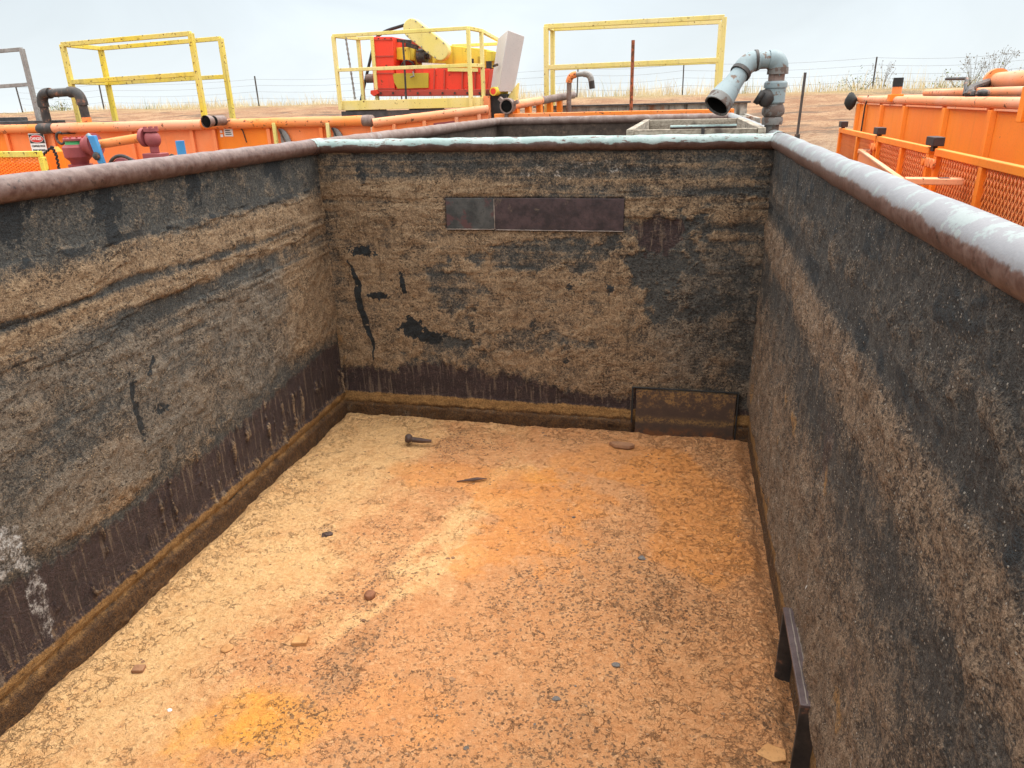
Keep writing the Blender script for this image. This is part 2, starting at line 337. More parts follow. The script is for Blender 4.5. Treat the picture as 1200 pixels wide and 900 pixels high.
def mud_material():
    t = NT('dried_mud'); a = t.attr('mud'); b = t.attr('grit')
    add = lambda *q: q[0] if len(q) == 1 else t.math('ADD', q[0], add(*q[1:]))
    mul = lambda x, y: t.math('MULTIPLY', x, y)
    amp = lambda f, k=3.: t.math('MULTIPLY', t.math('SUBTRACT', f, .5), k)
    f1 = amp(t.noise(7, 6, .65)); f2 = amp(t.noise(42, 6, .7)); f3 = amp(t.noise(180, 4, .65))
    gr = add(mul(f1, .3), mul(f2, .45), mul(f3, .4))
    c = t.mix((.50, .200, .070), (.68, .350, .160), t.sstep(gr, -.6, .6))
    c = t.mix(c, t.mix((.63, .345, .135), (.80, .50, .240), t.sstep(gr, -.5, .5)), t.sstep(add(a[0], mul(f1, .30), mul(f2, .16)), .05, 1.05))
    c = t.mix(c, t.mix((.60, .205, .045), (.73, .295, .075), t.sstep(gr, -.5, .5)), mul(t.sstep(add(a[1], mul(f1, .35), mul(f2, .16)), .05, 1.2), .8))
    c = t.mix(c, t.mix((.68, .26, .036), (.80, .355, .062), t.sstep(gr, -.5, .5)), mul(t.sstep(add(a[2], mul(f1, .4), mul(f2, .15)), .10, 1.15), .9))
    dens = add(b[0], mul(f1, .30))
    c = t.mix(c, t.mix((.25, .125, .060), (.42, .225, .110), t.sstep(gr, -.5, .5)), mul(t.sstep(add(dens, mul(f2, .25)), .25, 1.1), .5))
    wv = t.n.new('ShaderNodeVectorMath'); wv.operation = 'ADD'; nn_ = t.n.new('ShaderNodeTexNoise'); nn_.inputs['Scale'].default_value = 70; nn_.inputs['Detail'].default_value = 4; t.l(t.co(), nn_.inputs['Vector'])
    ws_ = t.n.new('ShaderNodeVectorMath'); ws_.operation = 'SCALE'; ws_.inputs['Scale'].default_value = .022; t.l(nn_.outputs['Color'], ws_.inputs[0]); t.l(t.co(), wv.inputs[0]); t.l(ws_.outputs[0], wv.inputs[1])
    def cell(sc_):
        v_ = t.voro(sc_, 'F1', wv.outputs[0]); q_ = t.n.new('ShaderNodeSeparateColor'); t.l(v_.outputs['Color'], q_.inputs[0]); return q_.outputs, v_.outputs['Distance']
    (ca, da), (cb_, db), (cc_, dc) = cell(58), cell(115), cell(210)
    flake = t.math('SUBTRACT', ca[0], .5); c = t.mix(c, (.28, .13, .055), mul(t.sstep(flake, .12, .5), .14)); c = t.mix(c, (.88, .58, .33), mul(t.sstep(flake, -.30, -.5), .16))
    c = t.mix(c, (.30, .145, .065), mul(t.sstep(cc_[0], .74, .97), mul(.26, t.sstep(dens, -.5, .5))))
    grit = t.math('MAXIMUM', t.sstep(add(cb_[1], mul(dens, .16)), .955, .985), mul(t.sstep(add(ca[1], mul(dens, .18)), .96, .985), t.sstep(da, .55, .30)))
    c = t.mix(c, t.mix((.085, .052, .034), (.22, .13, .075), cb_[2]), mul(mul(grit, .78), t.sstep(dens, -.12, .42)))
    warp = t.n.new('ShaderNodeVectorMath'); warp.operation = 'ADD'
    nz = t.n.new('ShaderNodeTexNoise'); nz.inputs['Scale'].default_value = 26; nz.inputs['Detail'].default_value = 5; t.l(t.co(), nz.inputs['Vector'])
    sc = t.n.new('ShaderNodeVectorMath'); sc.operation = 'SCALE'; t.l(nz.outputs['Color'], sc.inputs[0]); sc.inputs['Scale'].default_value = .10
    t.l(t.co(), warp.inputs[0]); t.l(sc.outputs[0], warp.inputs[1])
    ckm = None
    for scl, wd, tz, lo in ((17, .045, 9, .585), (38, .07, 24, .645)):
        ck = t.voro(scl, 'DISTANCE_TO_EDGE', warp.outputs[0]).outputs['Distance']
        m_ = mul(t.sstep(ck, wd, .0), t.sstep(add(t.noise(tz, 4, .65), mul(b[1], .22)), lo, lo+.07)); ckm = m_ if ckm is None else t.math('MAXIMUM', ckm, m_)
    c = t.mix(c, (.20, .10, .050), mul(ckm, .55))  # shade in the cracks is mixed into the mud colour
    h = add(mul(f2, .6), mul(f3, .3), mul(f1, .6), mul(flake, .35), mul(ckm, -1.0), mul(grit, .35))
    return t.out(c, .92, t.bump(h, 1., .0085), spec=.2)
M['mud'] = mud_material()

# ------------------------------------------------------------------ world and sun
def world():
    w = bpy.data.worlds.new('World'); S.world = w; w.use_nodes = True; t = w.node_tree; n = t.nodes
    bg = n['Background']; sky = n.new('ShaderNodeTexSky'); sky.sky_type = 'NISHITA'; sky.sun_disc = False
    sky.sun_elevation = R(58); sky.sun_rotation = R(50); sky.dust_density = 2
    tc = n.new('ShaderNodeTexCoord'); sp = n.new('ShaderNodeSeparateXYZ'); t.links.new(tc.outputs['Generated'], sp.inputs[0])
    mp = n.new('ShaderNodeMapping'); mp.inputs['Scale'].default_value = (1, 1, 2.6); t.links.new(tc.outputs['Generated'], mp.inputs[0])
    nz = n.new('ShaderNodeTexNoise'); nz.inputs['Scale'].default_value = 2.6; nz.inputs['Detail'].default_value = 6; nz.inputs['Roughness'].default_value = .55; nz.inputs['Distortion'].default_value = .6
    t.links.new(mp.outputs[0], nz.inputs['Vector'])
    r = n.new('ShaderNodeValToRGB'); t.links.new(sp.outputs[2], r.inputs[0])     # overcast dome, brightest overhead
    e = r.color_ramp.elements; e[0].position = 0; e[0].color = (.81, .875, .90, 1); e[1].position = 1; e[1].color = (3.5, 3.5, 3.42, 1)
    k = e.new(.14); k.color = (.69, .765, .815, 1); k = e.new(.34); k.color = (1.15, 1.18, 1.20, 1)
    cr = n.new('ShaderNodeMapRange'); t.links.new(nz.outputs['Fac'], cr.inputs[0]); cr.inputs[1].default_value = .3; cr.inputs[2].default_value = .7; cr.inputs[3].default_value = .90; cr.inputs[4].default_value = 1.12
    mu = n.new('ShaderNodeMix'); mu.data_type = 'RGBA'; mu.blend_type = 'MULTIPLY'; mu.inputs[0].default_value = 1; t.links.new(r.outputs[0], mu.inputs[6]); t.links.new(cr.outputs[0], mu.inputs[7])
    sc = n.new('ShaderNodeVectorMath'); sc.operation = 'SCALE'; sc.inputs['Scale'].default_value = 10*SKYK; t.links.new(mu.outputs[2], sc.inputs[0])
    mx = n.new('ShaderNodeMix'); mx.data_type = 'RGBA'; mx.inputs[0].default_value = .96; t.links.new(sky.outputs[0], mx.inputs[6]); t.links.new(sc.outputs[0], mx.inputs[7])
    t.links.new(mx.outputs[2], bg.inputs[0]); bg.inputs[1].default_value = .1
SKYK = .78
world()
sd = bpy.data.lights.new('sun', 'SUN'); sd.energy = 1.5; sd.angle = R(35); sd.color = (1, .965, .91)
sun = bpy.data.objects.new('sun', sd); COL.objects.link(sun)
sdir = Vector((math.sin(R(50))*math.cos(R(58)), math.cos(R(50))*math.cos(R(58)), math.sin(R(58))))
sun.rotation_euler = sdir.to_track_quat('Z', 'Y').to_euler(); sun.location = (0, 0, 20)
S.view_settings.view_transform = 'Standard'; S.view_settings.look = 'None'; S.view_settings.exposure = .58; S.view_settings.gamma = 1

# ------------------------------------------------------------------ ground and bank
def terrain(x, y):
    ys = np.array([-400, 8, 12, 15, 17.5, 22, 27, 30, 33, 36, 60, 900])
    zs = np.array([-.25, -.25, .25, .72, 1.02, 1.55, 2.02, 2.22, 2.20, 2.12, 1.9, 1.2])
    yy = y+1.6*fbm(x*.12, y*.05, 3, 5)-.02*x
    z = np.interp(yy, ys, zs)
    return z+.10*fbm(x*.5, y*.5, 4, 9)*sst(6, 14, y)*sst(120, 40, y)
xs = np.concatenate([-np.geomspace(900, 31, 18), np.linspace(-30, 22, 210), np.geomspace(23, 900, 18)])
yv = np.concatenate([-np.geomspace(400, 3, 8), np.linspace(-2, 45, 190), np.geomspace(47, 900, 16)])
GX, GY = np.meshgrid(xs, yv, indexing='ij'); GZ = terrain(GX, GY)
g = grid_mesh('ground', np.stack([GX, GY, GZ], -1), {'soil': np.stack([sst(14, 21, GY+1.5*fbm(GX*.2, GY*.2, 3, 2)), sst(27.5, 31, GY+1.3*fbm(GX*.4, GY*.3, 3, 4)), GX*0], -1)})
t = NT('soil'); a = t.attr('soil'); f1 = t.noise(1.1, 6, .65); f2 = t.noise(9, 6, .7); f3 = t.noise(45, 4, .7)
gravel = t.mix((.17, .115, .075), (.48, .37, .26), t.sstep(t.math('ADD', t.math('MULTIPLY', f2, .4), t.math('MULTIPLY', f3, .6)), .42, .58))
dirt = t.mix((.28, .145, .080), (.44, .275, .160), t.sstep(t.math('ADD', t.math('MULTIPLY', f1, .5), t.math('MULTIPLY', f2, .5)), .42, .58)); dirt = t.mix(dirt, (.14, .08, .05), t.sstep(f2, .56, .66))
dirt = t.mix(dirt, (.12, .09, .07), t.math('MULTIPLY', t.sstep(t.noise(1, 5, .6, t.scaled((.35, 1.6, 4))), .54, .62), .75))
c = t.mix(gravel, dirt, a[0]); c = t.mix(c, t.mix((.30, .22, .11), (.42, .33, .17), f2), t.math('MULTIPLY', a[1], .8))
tag(link_mesh('ground', g, t.out(c, .95, t.bump(t.math('ADD', f2, f3), .9, .06), spec=.2)), kind='structure')

# ------------------------------------------------------------------ the mud tank in the foreground
tank = empty('mud_tank', (1.5, 4.785, 0), 'large open steel mud tank caked inside with brown crust, its rim pipe nearest the viewer', 'tank')
YB, YE, TH = -1.3, 10.0, .012
wl = MB().box((-.014, YB, -.2), (-.002, YE, H)).build('wall', M['dark_crust'], tank)
wr = MB().box((W+.002, YB, -.2), (W+.014, YE, H)).build('wall', M['dark_crust'], tank)
wb = MB().box((-.002, D+.002, -.2), (W+.002, D+.014, H)).build('wall', M['dark_crust'], tank)
MB().box((-.002, YE-.012, -.2), (W+.002, YE, H)).build('wall', M['dark_crust'], tank)
MB().box((-.002, YB, -.2), (W+.002, YB+.012, H)).build('wall', M['dark_crust'], tank)
MB().box((-.014, YB, -.26), (W+.014, YE, -.2)).build('floor_plate', M['dark_crust'], tank)
MB().box((.0, D+.03, -.2), (W, YE-.02, .45)).build('settled_mud', M['dark_crust'], tank)

def speck(u, v, s): return fbm(u*9, v*9, 4, s, .6)
# ---- left wall lining: u runs along the tank (Y), v is height
def nonuni(): return np.concatenate([np.linspace(YB+.02, .7, 30, endpoint=False), np.linspace(.7, D, 600)])
def n3of(u, v): return fbm(u*21, v*21, 4, 91, .6)+.6*fbm(u*60, v*60, 3, 92, .6)
def wall_masks(u, v, side):
    n1 = fbm(u*2.2, v*2.2, 5, 1+side*20, .55); n2 = fbm(u*7, v*7, 5, 2+side*20, .6); ns = fbm(u*1.1, v*9, 4, 3+side*20); st = fbm(u*26, v*1.6, 4, 4+side*20); big = fbm(u*.9, v*1.1, 4, 6+side*20)
    return n1, n2, ns, st, big
def left_wall():
    us = nonuni(); vs = np.linspace(-.06, H-.01, 300); u, v = np.meshgrid(us, vs, indexing='ij')
    n1, n2, ns, st, big = wall_masks(u, v, 0)
    lay = v+.02*ns+.02*n1
    tan = .70+.36*n1+.36*n2+.12*ns
    top = sst(1.60, 1.70, lay+.04*n1); tan = tan*(1-top)+top*(.20+.3*n2)
    tan += .55*band(lay, 1.50, 1.59, .03)+.35*band(lay, 1.38, 1.44, .03)-.5*band(lay, 1.445, 1.49, .02)-.38*band(lay, 1.25, 1.36, .05)
    rdg = fbm(u*.7+3, (v+.012*n1)*26, 4, 33); tan += .42*rdg*band(v, .95, 1.62, .1)
    tan -= .25*band(v+.1*n1, .75, 1.05, .12)*sst(3.6, 2.2, u)
    tan += .5*blob(u, v, 2.35, .66, .45, .16, .5*n1)+.45*blob(u, v, 2.95, .80, .22, .14, .5*n1)+.3*sst(3.9, 4.4, u)*band(v, .62, 1.6, .1)
    edge = .50+.06*n1+.05*st+.05*np.sin(u*1.7)          # the dark waterline band
    mar = band(v, .10, 9, .01)*sst(edge+.06, edge-.05, v)
    sl = sst(edge+.22+.08*n1, edge+.05, v)*(1-mar)
    tan = tan*(1-mar)-.35*sl*(1-.6*sst(.2, .5, n2)); drip = mar*sst(.30, .52, st+.35*n2)*sst(.06, .2, v); tan += .75*drip
    tan += .3*mar*sst(.28, .14, v)*(.6+n2)
    och = band(v+.015*n1, .095, .155, .016)*.85+.35*band(v+.02*n1, .16, .22, .03)
    base = sst(.105, .085, v+.01*n2); och = och*(1-base)+base*(.85+.4*n2)
    tar = np.zeros_like(u); n3 = n3of(u, v)
    for cu, cv in ((2.28, 1.85), (2.77, 1.83), (3.4, 1.85), (4.2, 1.86)): tar += blob(u, v, cu, cv, .10, .075, 1.1*n2+.5*n1+.9*n3)
    tar += blob(u, v, 2.78, 1.70, .05, .05, n2)
    tar += .9*blob(u+.06*n1+.02*n3, v, 2.69, .92, .022, .17, .9*n3)+.35*blob(u, v, 2.92, .98, .12, .12, 1.4*n2+.9*n3)+.4*sst(.33, .5, n1)*band(v, .5, 1.5, .1)
    tar += .55*band(lay, 1.655, 1.70, .012)*sst(-.25, .15, n2)+.45*sst(.30, .55, fbm(u*11, v*.9, 3, 55)+.3*n3)*band(v, .55, 1.35, .12)*sst(-.1, .3, n1)
    white = .56*blob(u, v, 1.84, .64, .10, .13, 1.0*n2+.4*n1)+.42*blob(u-.02, v, 1.92, .38, .05, .22, .9*n2)
    slate = .75*sst(4.5, 3.9, u)*band(v+.1*n1, .5, 1.36, .12)+.3*n1+.15*top
    crust = np.clip(tan, 0, 1)
    h = crust*(.008+.012*sst(-.3, .6, n2))+.006*(ns > .1)*band(v, 1.2, 1.7, .05)+.010*drip+.012*band(v, .11, .17, .02)+.02*sst(.10, .07, v)+.003*n2
    h += crust*.003*fbm(u*38, v*38, 3, 31)
    P = np.stack([np.clip(h, .0005, .06), u, v], -1)
    me = grid_mesh('mud_crust', P, {'deposit': np.stack([tan, tar, mar], -1), 'stain': np.stack([och, white, slate], -1)})
    link_mesh('mud_crust', me, M['crust'], wl)
left_wall()
def right_wall():
    us = nonuni(); vs = np.linspace(-.06, H-.01, 300); u, v = np.meshgrid(us, vs, indexing='ij')
    n1, n2, ns, st, big = wall_masks(u, v, 1)
    lay = v+.02*ns+.02*n1
    tan = .54+.24*n1+.28*n2+.18*st+.20*blob(u, v, 2.6, .45, 1.0, .40, .8*n1)
    top = sst(1.52, 1.60, lay); tan = tan*(1-top)+top*(.20+.38*n2+.2*n1)
    tan += .34*band(lay, 1.32, 1.50, .05)-.25*band(lay, 1.50, 1.60, .03)
    tan -= .34*band(lay+.10*big, 1.05, 1.30, .14); tan += .28*band(lay, 1.66, 1.74, .025)*sst(-.2, .3, n2)
    tan += .16*sst(.95, .55, v+.1*n1)+.30*sst(.15, .55, st)*sst(1.1, .7, v)
    tar = .75*band(lay, 1.53, 1.62, .03)*sst(-.15, .25, n1+.4*n2)+.4*blob(u, v, 3.9, 1.2, .5, .25, n1*1.2+.9*n2)+.35*blob(u, v, 2.2, 1.0, .4, .2, 1.3*n2)+.4*blob(u, v, 2.35, .45, .12, .2, 1.4*n2)
    tar += .4*sst(.34, .52, n1)+.55*band(lay, 1.76, 1.90, .02)*sst(-.25, .25, n2)+.30*sst(.3, .5, n2)*sst(1.5, 1.56, lay)
    mar = .8*sst(.30, .45, fbm(u*3.3, v*2, 4, 77))*band(v, .3, 1.2, .2)+.6*sst(1.86, 1.93, v)  # top edge: drip and rust, with the rim pipe's shade in the colour
    och = sst(.23+.03*n2, .19+.03*n2, v)*(.90+.25*n2)+.5*sst(.32, .46, fbm(u*4, v*3, 4, 88))*band(v, .2, 1.1, .1)
    tan *= sst(.17, .24, v+.03*n2)
    slate = .35+.35*n1+.3*top-.5*band(lay, 1.34, 1.50, .05)
    crust = np.clip(tan, 0, 1)
    h = crust*(.008+.012*sst(-.3, .6, n2))+.005*n2+.003*st+.014*sst(.19, .25, v+.02*n2)+.006
    h += (crust*.5+.5)*.004*fbm(u*36, v*36, 3, 41)*sst(.2, .25, v)
    P = np.stack([W-np.clip(h, .0005, .06), u, v], -1)
    white = .5*sst(.46, .62, st+.2*n1)*band(v, .35, .95, .1)
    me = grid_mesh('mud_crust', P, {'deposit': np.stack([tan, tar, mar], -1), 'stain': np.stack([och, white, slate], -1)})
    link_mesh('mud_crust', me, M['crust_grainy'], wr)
right_wall()
def back_wall():
    us = np.linspace(0.0, W, 430); vs = np.linspace(-.06, H-.01, 290); u, v = np.meshgrid(us, vs, indexing='ij')
    n1, n2, ns, st, big = wall_masks(u, v, 2)
    lay = v+.015*ns+.015*n1
    tan = .78+.30*n1+.30*n2+.12*ns-.22*sst(1.9, 2.6, u)*band(v, .2, 1.3, .1)
    top = sst(1.70, 1.78, lay+.03*n2); tan = tan*(1-top)+top*(.30+.4*n2+.3*ns)
    tan += .45*band(lay, 1.60, 1.71, .02)*sst(1.6, 1.0, u)+.30*band(lay, 1.52, 1.56, .02)-.45*band(lay, 1.62, 1.70, .02)*sst(1.2, 1.7, u)-.45*band(lay, 1.40, 1.47, .03)*sst(1.9, 2.2, u)
    rect1 = band(u, .90, 2.10, .012)*band(v, 1.405, 1.62, .012); rect2 = band(u, 2.21, 2.90, .012)*sst(.33, .31, v)
    n3_ = n3of(u, v); tan -= .38*blob(u, v, 1.5, 1.22, .42, .10, 1.3*n1+.9*n2+.4*n3_)+.30*blob(u, v, .95, 1.0, .16, .14, 1.4*n1+1.2*n2)+.55*blob(u, v, 2.4, 1.20, .22, .27, .9*n1+.9*n2+.3*n3_)+.42*blob(u, v, 2.62, .95, .2, .14, 1.0*n1+.9*n2)+.35*sst(2.55, 2.95, u)*(n1 > -.1)
    tan -= .35*blob(u, v, 1.4, .62, .5, .08, 1.2*n2)+.3*blob(u, v, .9, .52, .3, .12, 1.1*n2)
    rdg = fbm(u*.9+7, (v+.008*n1)*30, 4, 35); tan += .40*rdg*sst(.5, 1.4, v)
    edge = .36+.09*n1+.05*st-.14*sst(1.3, 2.2, u)+.07*blob(u, v, .75, .45, .25, .25, n1)
    mar = sst(edge+.04, edge-.04, v)*band(v, .12, 9, .02)*(1-.0*u); mar = np.clip(mar+.8*blob(u, v, 2.33, 1.38, .18, .14, .8*n2), 0, 1)
    tan = tan*(1-.92*mar); brown_c = sst(.16, .05, u+.03*n2)*sst(.6, 1.0, v)*sst(1.80, 1.7, v); tan = tan-.25*brown_c
    och = band(v+.012*n1, .075, .165, .02)*(.85+.3*n2); base = sst(.085, .065, v+.012*n2); och = och*(1-base)+base*(.75+.5*n2)
    n3 = n3of(u, v)
    tar = 1.1*blob(u, v, .60, .68, .10, .085, .9*n2+.7*n3)+1.0*blob(u, v, .72, .63, .10, .05, .8*n2+.8*n3)
    ang = u-(.17+(1.17-v)*.165)+.05*fbm(v*5, u*0+3, 3, 14)+.010*n3; tar += 1.0*sst(.030, .010, np.abs(ang)/(.35+1.0*sst(.45, .75, v)*sst(1.2, .95, v)))*band(v, .42, 1.18, .05)*sst(-.45, .0, n2+.6*n3+.2)
    tar += .85*blob(u, v, .26, 1.24, .09, .04, 1.0*n2+.9*n3)+.85*blob(u-.1*(1.06-v), v, .55, 1.02, .022, .09, .9*n3)+.7*blob(u, v, .36, .92, .08, .03, 1.2*n3)
    for cu, cv, rr in ((1.75, 1.03, .022), (2.02, 1.03, .03), (1.5, .74, .03), (1.93, .85, .015), (1.72, .5, .022), (.32, 1.76, .05), (1.05, .72, .03)): tar += .55*blob(u, v, cu, cv, rr, rr*1.5, 1.3*n3)
    tar += .45*sst(.35, .62, n3+.5*n2+.3*n1)
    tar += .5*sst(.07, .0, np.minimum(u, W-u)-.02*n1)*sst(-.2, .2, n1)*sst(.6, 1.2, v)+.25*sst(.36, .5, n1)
    slate = .05+.55*sst(1.9, 2.7, u)*sst(1.6, 1.3, v)+.25*n1; white = .25*blob(u, v, 1.7, 1.80, .5, .06, n2)*1.0
    och = np.maximum(och, .55*sst(.10, .02, u)*band(v, .16, .9, .1)*sst(-.2, .3, n2))
    crust = np.clip(tan, 0, 1); k = (1-rect1)*(1-rect2)
    h = (crust*(.007+.010*sst(-.3, .6, n2))+.006*(ns > .05)*band(v, 1.45, 1.75, .05)+.012*band(v, .08, .16, .02)+.02*sst(.085, .06, v)+.003*n2+crust*.003*fbm(u*36, v*36, 3, 51))*k
    P = np.stack([u, D-np.clip(h, .0005, .06), v], -1)
    me = grid_mesh('mud_crust', P, {'deposit': np.stack([tan*k, tar, np.clip(mar+rect1+rect2, 0, 1)], -1), 'stain': np.stack([och, white, slate], -1)})
    link_mesh('mud_crust', me, M['crust'], wb)
back_wall()
# steel patches let into the back wall
p1 = MB().box((.91, D-.016, 1.412), (1.243, D-.001, 1.612)).build('patch_plate', M['slate_plate'], tank, .002); p1['label'] = 'short slate grey patch plate high on the back wall'
p2 = MB().box((1.248, D-.016, 1.408), (2.10, D-.001, 1.612)).build('patch_plate', M['plate'], tank, .002); p2['label'] = 'long dark brown patch plate high on the back wall'
for pa, pb in (((.905, D-.015, 1.406), (1.24, D-.015, 1.408)), ((1.25, D-.015, 1.405), (2.10, D-.015, 1.405)), ((1.2455, D-.017, 1.41), (1.2455, D-.017, 1.61))):
    pa, pb = Vector(pa), Vector(pb); n_ = int((pb-pa).length/.012)
    MB().tube([pa.lerp(pb, i/n_)+Vector((0, random.uniform(-.001, .001), random.uniform(-.001, .001))) for i in range(n_+1)], [random.uniform(.0025, .0050) for i in range(n_+1)], 8).build('weld_bead', M['weld'], tank)
p3 = MB().box((2.225, D-.022, -.03), (2.895, D-.001, .318)).build('patch_plate', None, tank, .002)
t = NT('ochre_streaked_plate'); f = t.noise(12, 6, .7); z = t.xyz()[2]; f2 = t.noise(70, 4, .7)
c = t.mix((.045, .028, .022), (.085, .052, .035), f); c = t.mix(c, (.24, .135, .05), t.math('MULTIPLY', t.sstep(t.math('ADD', z, t.math('MULTIPLY', f, .8)), .56, .74), t.sstep(f2, .40, .58)))
c = t.mix(c, (.26, .15, .05), t.math('MULTIPLY', t.sstep(t.math('ABSOLUTE', t.math('SUBTRACT', t.math('ADD', z, t.math('MULTIPLY', f, .06)), .125)), .04, .0), t.math('MULTIPLY', t.sstep(f2, .38, .6), .8)))
c = t.mix(c, (.16, .06, .02), t.math('MULTIPLY', t.sstep(z, .07, .0), t.sstep(f, .4, .6)))
p3.data.materials.clear(); p3.data.materials.append(t.out(c, .7, t.bump(f2, .6, .006))); p3['label'] = 'square brown patch plate low in the right corner of the back wall'
mb = MB(); mb.bar((2.2, D-.02, -.02), (2.2, D-.02, .335), .012, .016); mb.bar((2.2, D-.02, .332), (2.91, D-.02, .332), .010, .010); mb.bar((2.908, D-.02, -.02), (2.908, D-.02, .33), .010, .016)
mb.build('patch_frame', M['rubber'], tank, .002)
# rim pipes
def wob(p, q, r, n=60, a=.0025):
    p, q = Vector(p), Vector(q); return [p.lerp(q, i/n)+Vector((random.uniform(-a, a), random.uniform(-a, a), random.uniform(-a, a))) for i in range(n+1)]
MB().tube(wob((0, YB, H), (0, D-.06, H), .05), .05, 28).build('rim_pipe', M['rim_left'], tank)
MB().tube(wob((0, D+.05, H), (0, YE, H), .05), .05, 24).build('rim_pipe', M['rust_pipe'], tank)
MB().tube(wob((W, YB, H), (W, YE, H), .05), .05, 28).build('rim_pipe', M['rim_right'], tank)
MB().tube(wob((.02, D, H), (W-.03, D, H), .045), .044, 28).build('rim_pipe', M['rim_mint'], tank)
MB().tube(wob((.0, YE, H), (W, YE, H), .045), .05, 20).build('rim_pipe', M['rust_pipe'], tank)
MB().tube([(0, D-.08, H), (0, D+.07, H)], .0525, 28).build('rim_collar', M['rim_mint'], tank)
mb = MB(); mb.tube([(W, D-.03, H), (W, D-.03+.07, H)], .053, 24); mb.build('rim_collar', M['rim_mint'], tank)
# support bracket low on the right wall
br = MB(); br.bar((2.966, 2.50, .335), (2.966, 2.005, .325), .062, .014); br.bar((2.992, 2.50, .335), (2.992, 2.005, .325), .012, .10)
bo = br.build('support_bracket', M['bracket'], tank, .003)
MB().box((2.936, 2.485, -.1), (2.998, 2.497, .328)).build('gusset', M['black_iron'], bo, .002); MB().box((2.936, 2.008, -.1), (2.998, 2.020, .318)).build('gusset', M['black_iron'], bo, .002)
for s_ in (-.008, .008): MB().tube([(2.966+s_+random.uniform(-.001, .001), 2.49-k*.03, .3425-.0006*k) for k in range(17)], .0022, 6).build('weld_bead', M['weld'], bo)

# ------------------------------------------------------------------ dried mud on the floor
def floor():
    xs = np.linspace(0, W, 400); ys = np.concatenate([np.linspace(YB+.02, 1.3, 40, endpoint=False), np.linspace(1.3, D, 520)])
    x, y = np.meshgrid(xs, ys, indexing='ij')
    n1 = fbm(x*1.6, y*1.6, 5, 61); n2 = fbm(x*6, y*6, 5, 62, .6); n3 = fbm(x*24, y*24, 4, 63, .6)
    flow = fbm((x*.8-y*.5)*3.0, (x*.5+y*.8)*.9, 4, 64)
    rel = fbm(x*12, y*12, 4, 67, .6); z = .0+.014*n1+.007*n2+.004*n3+.014*flow+.004*np.abs(rel)+.003*fbm(x*60, y*60, 2, 65)
    edge = np.minimum(np.minimum(x, W-x), D-y); z += -.03*sst(.10, .0, edge+.03*n2)+.012*band(edge+.04*n2, .06, .16, .04)
    z += .02*blob(x, y, 2.86, 2.3, .2, .5, .6*n2)
    pale = sst(1.65, .15, x+.7*n1+.35*flow-.10*(y-3))*.95; pale = np.maximum(pale, .8*band(x-.30*(y-2.6)-1.05+.25*n1+.3*flow, .0, .16, .08)*band(y, 2.3, 4.2, .3))
    orange = .8*blob(x, y, 1.85, 3.50, .42, .40, 1.5*n1+.9*n2)+.9*blob(x, y, 2.6, 3.75, .35, .7, .9*n1)+.7*blob(x, y, 1.2, 3.9, .5, .22, n1)+.6*blob(x, y, 2.2, 4.3, .5, .2, n1)+.5*blob(x, y, 1.45, 2.0, .25, .2, n1)
    yel = 1.0*sst(1.7, .2, np.sqrt(((x-.98)/.26)**2+((y-1.86)/.24)**2)+.9*n1+.7*n2)+.35*blob(x, y, 1.65, 4.0, .2, .1, n1)
    grit = .02+.45*n1+.35*flow
    for cx, cy, rx, ry, k in ((1.75, 1.85, .8, .45, .45), (1.5, 2.6, .5, .4, .25), (2.9, 2.25, .09, .12, .8), (2.85, 1.95, .1, .15, .5), (.95, 2.9, .15, .5, .30), (1.0, 4.35, .5, .15, .45), (1.15, 2.55, .12, .7, .4), (2.2, 2.7, .5, .7, .25), (.62, 3.16, .06, .05, .8), (2.3, 3.0, .5, .5, .2)):
        grit = grit+k*blob(x, y, cx, cy, rx, ry, .9*n2)
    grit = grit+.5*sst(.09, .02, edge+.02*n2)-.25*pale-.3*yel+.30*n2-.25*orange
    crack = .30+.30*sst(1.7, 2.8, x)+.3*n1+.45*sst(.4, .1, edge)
    P = np.stack([x, y, z], -1)
    me = grid_mesh('dried_mud', P, {'mud': np.stack([pale, orange, yel], -1), 'grit': np.stack([grit, crack, x*0], -1)})
    o = link_mesh('dried_mud', me, M['mud']); tag(o, 'cracked orange and yellow dried mud covering the tank floor', 'mud', kind='stuff')
    return x, y, z
fx, fy, fz = floor()
def fz_at(x, y): 
    return float(fz[np.argmin(np.abs(fx[:, 0]-x)), np.argmin(np.abs(fy[0]-y))])
def chip_mb(mb, x, y, r, thick, flat=True, jit=.25):
    n = random.randint(5, 7); a0 = random.random()*6; z = fz_at(x, y)
    tilt = (random.uniform(-.25, .25), random.uniform(-.25, .25)); pts = []
    for k in range(n):
        an = a0+2*math.pi*k/n; rr = r*random.uniform(.65, 1.1); dx, dy = rr*math.cos(an), rr*math.sin(an)*.8
        pts.append((x+dx, y+dy, z-.002+dx*tilt[0]+dy*tilt[1]))
    mb.prism(pts, (random.uniform(-.2, .2)*thick, random.uniform(-.2, .2)*thick, thick))
crumb = [rusty('slate_crumb', (.10, .08, .065), (.17, .14, .115), None, .9), rusty('brown_crumb', (.16, .08, .04), (.34, .18, .085), None, .8)]
